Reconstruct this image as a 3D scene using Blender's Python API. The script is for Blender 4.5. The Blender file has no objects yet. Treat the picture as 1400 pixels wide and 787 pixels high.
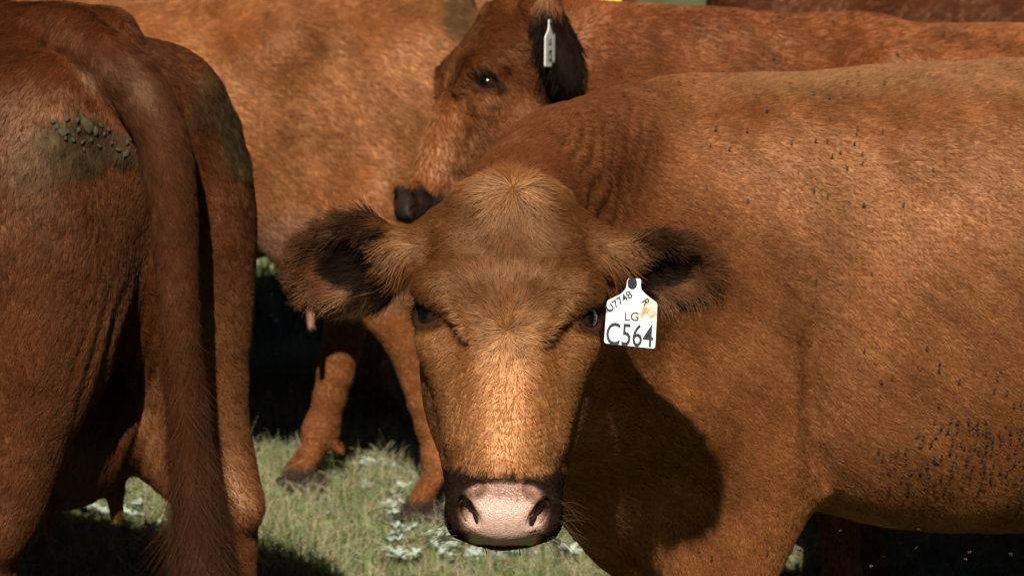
import bpy, math, random, os
import numpy as np
from mathutils import Vector, Matrix
from mathutils.bvhtree import BVHTree

sc = bpy.context.scene
COL = sc.collection
R = math.radians
rng = np.random.default_rng(7)
random.seed(7)

# ------------------------------------------------------------------ camera
CAM = np.array((0.0, 0.0, 1.75)); PITCH = math.atan(0.1624); FPX = 4000.0     # 1400 px wide photograph, about 103 mm lens
cam_data = bpy.data.cameras.new('camera'); cam = bpy.data.objects.new('camera', cam_data); COL.objects.link(cam)
cam.location = CAM; cam.rotation_euler = (math.pi/2 - PITCH, 0, 0)
cam_data.sensor_width = 36.0; cam_data.lens = 36.0*FPX/1400.0
cam_data.clip_end = 3000; cam_data.clip_start = 0.1
cam_data.dof.use_dof = True; cam_data.dof.focus_distance = 4.05; cam_data.dof.aperture_fstop = 10.0
sc.camera = cam

# ------------------------------------------------------------------ daylight
SUN_TRAVEL = Vector((0.05, 0.765, -0.640)).normalized()
sun_el = math.asin(-SUN_TRAVEL.z); sun_az = math.atan2(-SUN_TRAVEL.x, -SUN_TRAVEL.y)
w = bpy.data.worlds.new('World'); sc.world = w; w.use_nodes = True
nt = w.node_tree; bg = nt.nodes['Background']
sky = nt.nodes.new('ShaderNodeTexSky'); sky.sky_type = 'NISHITA'; sky.sun_disc = False
sky.altitude = 2500; sky.air_density = .12; sky.dust_density = .2
sky.sun_elevation = sun_el; sky.sun_rotation = sun_az
nt.links.new(sky.outputs['Color'], bg.inputs['Color']); bg.inputs['Strength'].default_value = 0.05
sd = bpy.data.lights.new('sun', 'SUN'); sd.energy = 5.0; sd.angle = R(0.53); sd.color = (1.0, 0.955, 0.88)
so = bpy.data.objects.new('sun', sd); COL.objects.link(so)
so.rotation_euler = SUN_TRAVEL.to_track_quat('-Z', 'Y').to_euler(); so.location = (-3, -6, 9)
sc.view_settings.view_transform = 'Standard'; sc.view_settings.look = 'None'
sc.view_settings.exposure = 0.55; sc.view_settings.gamma = 1.0
sc.view_settings.use_curve_mapping = False
sc.cycles.use_denoising = True
sc.cycles.max_bounces = 4; sc.cycles.diffuse_bounces = 1; sc.cycles.transparent_max_bounces = 8
sc.cycles_curves.shape = 'RIBBONS'; sc.cycles_curves.subdivisions = 2

# ------------------------------------------------------------------ helpers
def at(px, py, Y):
    """world point seen at photo pixel (px, py) that stands Y metres away"""
    c, s = math.cos(PITCH), math.sin(PITCH)
    a, b = (px-700)/FPX, -(py-393.5)/FPX
    d = np.array((a, c + b*s, -s + b*c))
    return CAM + d*(Y/d[1])
def pix(p):
    p = np.asarray(p) - CAM
    c, s = math.cos(PITCH), math.sin(PITCH)
    dep = p[..., 1]*c - p[..., 2]*s; up = p[..., 1]*s + p[..., 2]*c
    return 700 + FPX*p[..., 0]/dep, 393.5 - FPX*up/dep, dep
def unit(v): v = np.asarray(v, float); return v/np.linalg.norm(v)
def nrm(a): return a/np.maximum(np.linalg.norm(a, axis=-1, keepdims=True), 1e-9)
def sstep(a, b, x):
    t = np.clip((x-a)/(b-a), 0, 1); return t*t*(3-2*t)
_NW = [(np.array((random.gauss(0, 1), random.gauss(0, 1), random.gauss(0, 1))), random.uniform(0, 6.28)) for _ in range(24)]
def noise(p, f, o=0):
    """cheap smooth noise about -1..1 at frequency f (1/m)"""
    s = 0; p = np.asarray(p, np.float32)
    for k in range(5):
        a, ph = _NW[(k+o*5) % 24]
        s = s + np.sin(p@(a*f*2.2).astype(np.float32) + np.float32(ph) + np.float32(1.7)*np.sin(p@(_NW[(k+7+o) % 24][0]*f*1.3).astype(np.float32)))
    return s/3.2

# ------------------------------------------------------------------ solid modelling: smooth unions of shapes on a grid
class Cap:                      # round cone along a segment, optional flattening
    def __init__(s, a, b, ra, rb): s.a, s.b, s.ra, s.rb = np.array(a, float), np.array(b, float), ra, rb
    def bb(s): r = max(s.ra, s.rb); return np.minimum(s.a, s.b)-r, np.maximum(s.a, s.b)+r
    def d(s, X, Y, Z):
        ab = s.b-s.a; L = max(ab@ab, 1e-12)
        x, y, z = X-s.a[0], Y-s.a[1], Z-s.a[2]
        t = np.clip((x*ab[0]+y*ab[1]+z*ab[2])/L, 0, 1)
        return np.sqrt((x-t*ab[0])**2+(y-t*ab[1])**2+(z-t*ab[2])**2) - (s.ra+(s.rb-s.ra)*t)
class Tube:                     # one swept round body along a smooth curve with changing radius
    def __init__(s, pts, n=6, hard=False):
        s.hard = hard; P = np.array([list(p)+[r] for p, r in pts], float); m = len(P); Q = []
        for i in range(m-1):
            a, b, c, d = P[max(i-1, 0)], P[i], P[i+1], P[min(i+2, m-1)]
            for q in np.arange(n)/n: Q.append(.5*((2*b)+(c-a)*q+(2*a-5*b+4*c-d)*q*q+(3*b-a-3*c+d)*q**3))
        Q.append(P[-1]); Q = np.array(Q); s.caps = [Cap(a[:3], b[:3], a[3], b[3]) for a, b in zip(Q, Q[1:])]
    def bb(s):
        B = [c.bb() for c in s.caps]; return np.min([b[0] for b in B], 0), np.max([b[1] for b in B], 0)
    def d(s, X, Y, Z):
        D = None
        for c in s.caps:
            e = c.d(X, Y, Z); k = .3*max(c.ra, c.rb); D = e if D is None else np.minimum(D, e) if s.hard else smin(D, e, k)
        return D+(.2*.3*s.caps[len(s.caps)//2].ra if len(s.caps) > 1 and not s.hard else 0)
class Ell:                      # ellipsoid with axes (rows of M)
    def __init__(s, c, r, M=None):
        s.c, s.r = np.array(c, float), np.array(r, float); s.M = np.eye(3) if M is None else np.array(M, float)
    def bb(s):
        e = np.sqrt(((s.M*s.r[:, None])**2).sum(0)); return s.c-e, s.c+e
    def d(s, X, Y, Z):
        x, y, z = X-s.c[0], Y-s.c[1], Z-s.c[2]
        q0 = q1 = 0
        for m, r in zip(s.M, s.r):
            a = (x*m[0]+y*m[1]+z*m[2])/r; q0 = q0 + a*a; q1 = q1 + (a/r)**2
        q0 = np.sqrt(q0); return q0*(q0-1)/np.maximum(np.sqrt(q1), 1e-6)
class Loft:                     # stations along w: (t, cu, ru, vfront, vback, exponent)
    def __init__(s, o, W, U, V, st):
        s.o, s.W, s.U, s.V = map(lambda q: np.array(q, float), (o, W, U, V))
        st = np.array(st, float); s.t0, s.t1 = st[0, 0], st[-1, 0]
        T = np.linspace(s.t0, s.t1, 200); s.T = T; s.C = []
        for k in range(1, st.shape[1]):
            x, y = st[:, 0], st[:, k]; m = np.gradient(y, x)
            i = np.clip(np.searchsorted(x, T)-1, 0, len(x)-2); h = x[i+1]-x[i]; q = (T-x[i])/h
            s.C.append((2*q**3-3*q**2+1)*y[i]+(q**3-2*q**2+q)*h*m[i]+(-2*q**3+3*q**2)*y[i+1]+(q**3-q**2)*h*m[i+1])
        s.st = st
    def bb(s):
        P = []
        for t, cu, ru, vf, vb in s.st[:, :5]:
            for a in (cu-ru, cu+ru):
                for b in (vf, vb): P.append(s.o+s.W*t+s.U*a+s.V*b)
        P = np.array(P); return P.min(0)-.02, P.max(0)+.02
    def d(s, X, Y, Z):
        x, y, z = X-s.o[0], Y-s.o[1], Z-s.o[2]
        t = x*s.W[0]+y*s.W[1]+z*s.W[2]; u = x*s.U[0]+y*s.U[1]+z*s.U[2]; v = x*s.V[0]+y*s.V[1]+z*s.V[2]
        tc = np.clip(t, s.t0, s.t1); I = lambda k: np.interp(tc, s.T, s.C[k])
        u = u-I(0); ru = np.maximum(I(1), 1e-3); vf, vb = I(2), I(3); n = I(4)
        v = v-(vf+vb)/2; rv = np.maximum((vf-vb)/2, 1e-3)
        rr = np.maximum((np.abs(u/ru)**n+np.abs(v/rv)**n)**(1/n), 1e-4)
        d = np.sqrt(u*u+v*v)*(1-1/rr); d = np.where(rr < .05, -np.minimum(ru, rv), d)
        dt = np.abs(t-tc)
        return np.where(dt > 0, np.sqrt(np.maximum(d, 0)**2+dt**2), d)

def smin(a, b, k):
    h = np.clip(.5+.5*(b-a)/k, 0, 1); return b+(a-b)*h-k*h*(1-h)

def surface(ops, lo, hi, h):
    """evaluate the op list on a grid and pull a quad mesh off it (surface nets)"""
    lo, hi = np.array(lo, float), np.array(hi, float)
    ax = [np.arange(lo[i], hi[i]+h, h, dtype=np.float32) for i in range(3)]
    F = np.full([len(a) for a in ax], .5, np.float32)
    for op, pr, k in ops:
        a, b = pr.bb(); a, b = a-k-3*h, b+k+3*h
        sl = [slice(max(0, int((a[i]-lo[i])/h)), max(0, min(len(ax[i]), int((b[i]-lo[i])/h)+2))) for i in range(3)]
        if any(q.stop <= q.start for q in sl): continue
        X, Y, Z = ax[0][sl[0]][:, None, None], ax[1][sl[1]][None, :, None], ax[2][sl[2]][None, None, :]
        D = pr.d(X, Y, Z).astype(np.float32); S = F[tuple(sl)]
        F[tuple(sl)] = smin(S, D, k) if op == '+' else -smin(-S, D, k)
    neg = F < 0
    n0, n1, n2 = F.shape
    cnt = np.zeros((n0-1, n1-1, n2-1), np.int8)
    for i in (0, 1):
        for j in (0, 1):
            for q in (0, 1): cnt += neg[i:n0-1+i, j:n1-1+j, q:n2-1+q]
    act = (cnt > 0) & (cnt < 8); ii, jj, kk = np.nonzero(act)
    idx = np.full(act.shape, -1, np.int32); idx[ii, jj, kk] = np.arange(len(ii))
    acc = np.zeros((len(ii), 3)); num = np.zeros(len(ii))
    C = [(i, j, q) for i in (0, 1) for j in (0, 1) for q in (0, 1)]
    for a in C:
        for m in range(3):
            if a[m]: continue
            b = list(a); b[m] = 1
            fa, fb = F[ii+a[0], jj+a[1], kk+a[2]], F[ii+b[0], jj+b[1], kk+b[2]]
            x = (fa < 0) != (fb < 0); t = np.where(x, fa/np.where(x, fa-fb, 1), 0)
            for c in range(3): acc[:, c] += np.where(x, a[c]+(t if c == m else 0), 0)
            num += x
    V = np.stack([ii, jj, kk], 1)+acc/num[:, None]
    V = V*h+lo
    Q = []
    for m in range(3):
        s0 = [slice(None)]*3; s1 = [slice(None)]*3; s0[m] = slice(0, -1); s1[m] = slice(1, None)
        A, B = neg[tuple(s0)], neg[tuple(s1)]
        e = np.stack(np.nonzero(A != B), 1); p, q = (m+1) % 3, (m+2) % 3
        ok = (e[:, p] > 0) & (e[:, q] > 0) & (e[:, p] < F.shape[p]-1) & (e[:, q] < F.shape[q]-1); e = e[ok]
        sg = A[tuple(e.T)]
        def cell(dp, dq): f = e.copy(); f[:, p] -= dp; f[:, q] -= dq; return idx[tuple(f.T)]
        f = np.stack([cell(1, 1), cell(0, 1), cell(0, 0), cell(1, 0)], 1)
        f[~sg] = f[~sg][:, ::-1]; Q.append(f)
    return V, np.concatenate(Q)

def mesh_np(name, V, Fq, smooth=True):
    me = bpy.data.meshes.new(name); V = np.asarray(V, np.float32); Fq = np.asarray(Fq, np.int32); k = Fq.shape[1]
    me.vertices.add(len(V)); me.vertices.foreach_set('co', V.ravel())
    me.loops.add(Fq.size); me.loops.foreach_set('vertex_index', Fq.ravel())
    me.polygons.add(len(Fq)); me.polygons.foreach_set('loop_start', np.arange(0, Fq.size, k, dtype=np.int32))
    me.update(calc_edges=True)
    me.polygons.foreach_set('use_smooth', np.full(len(Fq), smooth)); me.update()
    return me
def vnormals(V, Q):
    n = np.cross(V[Q[:, 2]]-V[Q[:, 0]], V[Q[:, 3]]-V[Q[:, 1]]); N = np.zeros_like(V)
    for c in range(4):
        for a in range(3): N[:, a] += np.bincount(Q[:, c], n[:, a], len(V))
    return nrm(N)
def obj(name, me, mat=None, parent=None):
    o = bpy.data.objects.new(name, me); COL.objects.link(o)
    if mat is not None: me.materials.append(mat)
    if parent is not None: o.parent = parent
    return o
def tag(o, label=None, cat=None, group=None, kind=None):
    for k, v in (('label', label), ('category', cat), ('group', group), ('kind', kind)):
        if v: o[k] = v
    return o
def setcol(me, C, wet=None):
    if wet is None: wet = np.zeros(len(C))
    a = me.color_attributes.new('coat', 'FLOAT_COLOR', 'POINT')
    a.data.foreach_set('color', np.concatenate([C, wet[:, None]], 1).astype(np.float32).ravel())

# ------------------------------------------------------------------ materials
def mat_new(name):
    m = bpy.data.materials.new(name); m.use_nodes = True; t = m.node_tree; t.nodes.clear()
    out = t.nodes.new('ShaderNodeOutputMaterial'); return m, t, out
def principled(name, col, rough=.6, spec=.3, noise_scale=None, col2=None, bump=0, bscale=200, sheen=0, coat=0):
    m, t, out = mat_new(name); b = t.nodes.new('ShaderNodeBsdfPrincipled'); t.links.new(b.outputs[0], out.inputs[0])
    b.inputs['Base Color'].default_value = (*col, 1); b.inputs['Roughness'].default_value = rough
    b.inputs['Specular IOR Level'].default_value = spec; b.inputs['Coat Weight'].default_value = coat
    tc = t.nodes.new('ShaderNodeTexCoord')
    if noise_scale:
        n = t.nodes.new('ShaderNodeTexNoise'); n.inputs['Scale'].default_value = noise_scale; n.inputs['Detail'].default_value = 8
        r = t.nodes.new('ShaderNodeValToRGB'); r.color_ramp.elements[0].color = (*col, 1); r.color_ramp.elements[1].color = (*col2, 1)
        r.color_ramp.elements[0].position = .35; r.color_ramp.elements[1].position = .65
        t.links.new(tc.outputs['Object'], n.inputs['Vector']); t.links.new(n.outputs['Fac'], r.inputs['Fac']); t.links.new(r.outputs['Color'], b.inputs['Base Color'])
    if bump:
        n = t.nodes.new('ShaderNodeTexNoise'); n.inputs['Scale'].default_value = bscale; n.inputs['Detail'].default_value = 6
        bp = t.nodes.new('ShaderNodeBump'); bp.inputs['Strength'].default_value = bump; bp.inputs['Distance'].default_value = .004
        t.links.new(tc.outputs['Object'], n.inputs['Vector']); t.links.new(n.outputs['Fac'], bp.inputs['Height']); t.links.new(bp.outputs[0], b.inputs['Normal'])
    return m
def hide_material():
    m, t, out = mat_new('short_coat_skin'); b = t.nodes.new('ShaderNodeBsdfPrincipled'); t.links.new(b.outputs[0], out.inputs[0])
    a = t.nodes.new('ShaderNodeAttribute'); a.attribute_name = 'coat'
    tc = t.nodes.new('ShaderNodeTexCoord')
    n = t.nodes.new('ShaderNodeTexNoise'); n.inputs['Scale'].default_value = 220; n.inputs['Detail'].default_value = 5
    hs = t.nodes.new('ShaderNodeHueSaturation'); mr = t.nodes.new('ShaderNodeMapRange'); mr.inputs['To Min'].default_value = .75; mr.inputs['To Max'].default_value = 1.2
    t.links.new(tc.outputs['Object'], n.inputs['Vector']); t.links.new(n.outputs['Fac'], mr.inputs['Value']); t.links.new(mr.outputs[0], hs.inputs['Value'])
    t.links.new(a.outputs['Color'], hs.inputs['Color']); t.links.new(hs.outputs[0], b.inputs['Base Color'])
    sp_ = t.nodes.new('ShaderNodeMapRange'); sp_.inputs['To Min'].default_value = .03; sp_.inputs['To Max'].default_value = .35; t.links.new(a.outputs['Alpha'], sp_.inputs['Value']); t.links.new(sp_.outputs[0], b.inputs['Specular IOR Level'])
    rr = t.nodes.new('ShaderNodeMapRange'); rr.inputs['To Min'].default_value = .65; rr.inputs['To Max'].default_value = .34; t.links.new(a.outputs['Alpha'], rr.inputs['Value']); t.links.new(rr.outputs[0], b.inputs['Roughness'])
    bp = t.nodes.new('ShaderNodeBump'); bp.inputs['Strength'].default_value = .35; bp.inputs['Distance'].default_value = .003
    vo = t.nodes.new('ShaderNodeTexVoronoi'); vo.inputs['Scale'].default_value = 330; t.links.new(tc.outputs['Object'], vo.inputs['Vector'])
    mu = t.nodes.new('ShaderNodeMath'); mu.operation = 'MULTIPLY'; t.links.new(vo.outputs['Distance'], mu.inputs[0]); t.links.new(a.outputs['Alpha'], mu.inputs[1])
    mu2 = t.nodes.new('ShaderNodeMath'); mu2.operation = 'MULTIPLY_ADD'; mu2.inputs[1].default_value = -.9; t.links.new(mu.outputs[0], mu2.inputs[0]); t.links.new(n.outputs['Fac'], mu2.inputs[2])
    t.links.new(mu2.outputs[0], bp.inputs['Height']); t.links.new(bp.outputs[0], b.inputs['Normal'])
    return m
M_HIDE = hide_material()
def hair_material():
    """strand shading: diffuse light by the lie of the coat and of the strand, plus a narrow sheen along the strand"""
    m, t, out = mat_new('coat_hair'); a = t.nodes.new('ShaderNodeAttribute'); a.attribute_name = 'coat'
    nv = t.nodes.new('ShaderNodeAttribute'); nv.attribute_name = 'lie'; ge = t.nodes.new('ShaderNodeNewGeometry')
    sc_ = t.nodes.new('ShaderNodeVectorMath'); sc_.operation = 'SCALE'; sc_.inputs['Scale'].default_value = .38
    ad = t.nodes.new('ShaderNodeVectorMath'); no = t.nodes.new('ShaderNodeVectorMath'); no.operation = 'NORMALIZE'
    t.links.new(ge.outputs['Normal'], sc_.inputs[0]); t.links.new(nv.outputs['Vector'], ad.inputs[0]); t.links.new(sc_.outputs[0], ad.inputs[1]); t.links.new(ad.outputs[0], no.inputs[0])
    d = t.nodes.new('ShaderNodeBsdfDiffuse'); t.links.new(a.outputs['Color'], d.inputs['Color']); t.links.new(no.outputs[0], d.inputs['Normal'])
    h = t.nodes.new('ShaderNodeBsdfHair'); h.component = 'Reflection'; h.inputs['RoughnessU'].default_value = .24; h.inputs['RoughnessV'].default_value = .9; sx = t.nodes.new('ShaderNodeSeparateXYZ'); sh = t.nodes.new('ShaderNodeVectorMath'); sh.operation = 'SCALE'; sh.inputs[0].default_value = (1.75, 1.0, .52); t.links.new(a.outputs['Color'], sx.inputs[0]); t.links.new(sx.outputs['X'], sh.inputs['Scale']); t.links.new(sh.outputs[0], h.inputs['Color'])
    mx = t.nodes.new('ShaderNodeMixShader'); mx.inputs[0].default_value = .22
    gl = t.nodes.new('ShaderNodeBsdfGlossy'); gl.inputs['Roughness'].default_value = .46; t.links.new(no.outputs[0], gl.inputs['Normal'])
    gc = t.nodes.new('ShaderNodeVectorMath'); gc.operation = 'SCALE'; gc.inputs[0].default_value = (3.5, 2.15, 1.2); t.links.new(sx.outputs['X'], gc.inputs['Scale']); t.links.new(gc.outputs[0], gl.inputs['Color'])
    m2 = t.nodes.new('ShaderNodeMixShader'); gm = t.nodes.new('ShaderNodeMath'); gm.operation = 'MULTIPLY'; gm.inputs[1].default_value = .048; t.links.new(a.outputs['Alpha'], gm.inputs[0]); t.links.new(gm.outputs[0], m2.inputs[0])
    t.links.new(d.outputs[0], mx.inputs[1]); t.links.new(h.outputs[0], mx.inputs[2]); t.links.new(mx.outputs[0], m2.inputs[1]); t.links.new(gl.outputs[0], m2.inputs[2]); t.links.new(m2.outputs[0], out.inputs[0]); return m
M_HAIR = hair_material()

# ------------------------------------------------------------------ cattle
class Head:
    """frame on a cow's head: t runs poll -> chin, u across, v out of the face; lengths in units of the photographed head"""
    def __init__(s, P0, P1, vh):
        s.o = np.array(P0, float); d = np.array(P1)-s.o; s.L = np.linalg.norm(d); s.W = d/s.L
        v = np.array(vh, float); v -= s.W*(v@s.W); s.V = unit(v); s.U = np.cross(s.V, s.W); s.k = s.L/.505
    def P(s, u, v, t): return s.o+(s.U*u+s.V*v+s.W*t)*s.k
    def D(s, u, v, t): return unit(s.U*u+s.V*v+s.W*t)
    def loc(s, p):
        q = (np.asarray(p)-s.o)/s.k; return q@s.U, q@s.V, q@s.W
def fy(py): return (py-252)/493*.505          # photo row on the nearest head -> t
def fx(px, py): return (px-(698-10*(py-252)/493))/985   # photo column -> u

def head_ops(H, ears):
    P, k = H.P, H.k; ops = []
    def A(pr, sm): ops.append(('+', pr, sm*k))
    def S(pr, sm): ops.append(('-', pr, sm*k))
    def loft(rows):
        return Loft(H.o, H.W, H.U, H.V, [(fy(y)*k, 0, hw/985*k, vf*k, vb*k, n) for y, hw, vf, vb, n in rows])
    A(loft([(240, 18, -.03, -.10, 2), (252, 62, .005, -.13, 2.1), (275, 90, .024, -.155, 2.2), (305, 113, .040, -.17, 2.4), (350, 121, .052, -.18, 2.6), (400, 119, .056, -.20, 2.6),
            (440, 112, .047, -.22, 2.5), (480, 112, .018, -.23, 2.3), (520, 108, -.004, -.225, 2.3), (560, 102, -.016, -.20, 2.3), (600, 93, -.014, -.17, 2.3), (640, 83, .004, -.145, 2.2),
            (670, 74, .01, -.13, 2.2), (700, 66, .0, -.12, 2.2), (728, 40, -.02, -.10, 2)]), .02)
    A(loft([(360, 50, .03, -.05, 2.4), (400, 86, .056, -.05, 2.6), (440, 82, .062, -.05, 2.7), (480, 74, .066, -.09, 2.5), (520, 68, .069, -.11, 2.5), (560, 64, .071, -.12, 2.5),
            (600, 62, .073, -.12, 2.5), (640, 62, .073, -.11, 2.4), (665, 62, .068, -.09, 2.2), (690, 50, .05, -.09, 2.2)]), .04)
    # muzzle and lips
    A(loft([(622, 40, .02, -.06, 2.2), (645, 66, .050, -.085, 2.3), (672, 76, .066, -.09, 2.5), (700, 80, .072, -.088, 2.7), (720, 77, .066, -.08, 2.7), (734, 66, .050, -.07, 2.5), (743, 42, .022, -.05, 2.1)]), .018)
    A(Ell(P(0, .050, fy(708)), np.array((.060, .030, .036))*k, (H.U, H.V, H.W)), .012)          # nose pad
    A(Ell(P(0, -.05, fy(725)), np.array((.05, .045, .022))*k, (H.U, H.V, H.W)), .012)          # chin
    S(Cap(P(0, .092, fy(722)), P(0, .075, fy(748)), .0015*k, .003*k), .010)                    # groove of the upper lip
    for s in (-1, 1):
        A(Tube([(P(s*.040, .070, fy(676)), .014*k), (P(s*.058, .060, fy(688)), .015*k), (P(s*.066, .048, fy(706)), .013*k), (P(s*.058, .048, fy(724)), .011*k)], 4), .010)   # nostril wing
        S(Tube([(P(s*.056, .080, fy(688)), .003*k), (P(s*.0545, .070, fy(693)), .0075*k), (P(s*.050, .070, fy(705)), .0105*k), (P(s*.041, .073, fy(718)), .0100*k), (P(s*.030, .080, fy(727)), .004*k)], 4), .004)     # nostril
        S(Tube([(P(s*.053, .062, fy(696)), .0065*k), (P(s*.050, .050, fy(706)), .0105*k), (P(s*.044, .048, fy(716)), .0120*k), (P(s*.036, .056, fy(723)), .0080*k)], 3), .003)
        S(Cap(P(s*.080, .028, fy(742)), P(s*.045, .055, fy(752)), .006*k, .006*k), .01)          # lip line
        A(Ell(P(s*.094, .022, fy(405)), np.array((.032, .034, .026))*k, (H.U, H.V, H.W)), .024)  # brow over the eye
        A(Ell(P(s*.098, .0, fy(462)), np.array((.022, .022, .034))*k, (H.U, H.V, H.W)), .035)    # under the eye
        A(Cap(P(s*.086, -.004, fy(472)), P(s*.070, -.004, fy(600)), .020*k, .010*k), .05)         # facial crest
        A(Ell(P(s*.070, -.10, fy(500)), np.array((.048, .10, .10))*k, (H.U, H.V, H.W)), .03)    # cheek
        A(Cap(P(s*.055, .036, fy(398)), P(s*.082, .030, fy(404)), .020*k, .02*k), .04)
        S(Tube([(P(s*.086, .050, fy(460)), .0025*k), (P(s*.075, .062, fy(472)), .0045*k), (P(s*.067, .070, fy(487)), .0065*k), (P(s*.065, .076, fy(510)), .004*k)], 3), .009)       # crease below the inner eye
        S(Cap(P(s*.069, .064, fy(482)), P(s*.066, .068, fy(505)), .005*k, .001*k), .018)
        S(Cap(P(s*.074, .062, fy(600)), P(s*.076, .052, fy(650)), .003*k, .004*k), .03)
        S(Ell(P(s*.132, .06, fy(360)), np.array((.020, .024, .03))*k, (H.U, H.V, H.W)), .03)    # temple hollow
        A(Tube([(P(s*.116, .006, fy(392)), .011*k), (P(s*.100, .038, fy(404)), .011*k), (P(s*.076, .056, fy(432)), .009*k), (P(s*.056, .060, fy(466)), .005*k)], 3), .024)
        # eye socket and lids
        e = eye_frame(H, s)
        S(Ell(e[0], np.array((.0252, .0252, .0252))*k), .004)
        for up in (-1, 1):
            prev = None
            for q in np.linspace(-1.15, 1.15, 9):
                a = q*math.pi/2; hgt = (.0215 if up < 0 else .0195)
                c = e[0]+(e[1]*(.0285*math.sin(a))+e[2]*(up*hgt*max(math.cos(a), -.2))+e[3]*(.0155-.007*math.sin(a)**2))*k
                if prev is not None: A(Cap(prev, c, .0042*k, .0042*k), .006)
                prev = c
    A(Ell(P(0, -.01, fy(270)), np.array((.075, .045, .034))*k, (H.U, H.V, H.W)), .04)             # poll
    for s, ear in zip((-1, 1), ears):
        b, ax, nr = P(*ear['base']), H.D(*ear['dir']), H.D(*ear['open'])
        nr = unit(nr-ax*(nr@ax)); si = np.cross(ax, nr); L = ear.get('len', .18)*k; wd = ear.get('wid', .060)*k
        A(Cap(P(s*.09, -.05, fy(325)), b, .045*k, .034*k), .03)
        A(Cap(b, b+ax*L*.22, .034*k, .036*k), .02)
        c = b+ax*L*.55
        A(Ell(c, (L*.50, wd, .034*k), (ax, si, nr)), .012)
        S(Ell(c+nr*.033*k+ax*L*.04, (L*.42, wd*.80, .034*k), (ax, si, nr)), .010)
        ear.update(c=c, ax=ax, nr=nr, si=si, L=L, wd=wd, k=k)
    return ops
def eye_frame(H, s):
    c = H.P(s*.1015, .014, fy(436)); e3 = H.D(s*.74, .67, .04); e1 = unit(np.cross(e3, H.W)); e2 = np.cross(e1, e3)
    if e2@H.W < 0: e1, e2 = -e1, -e2
    return c, e1, e2, e3

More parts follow.
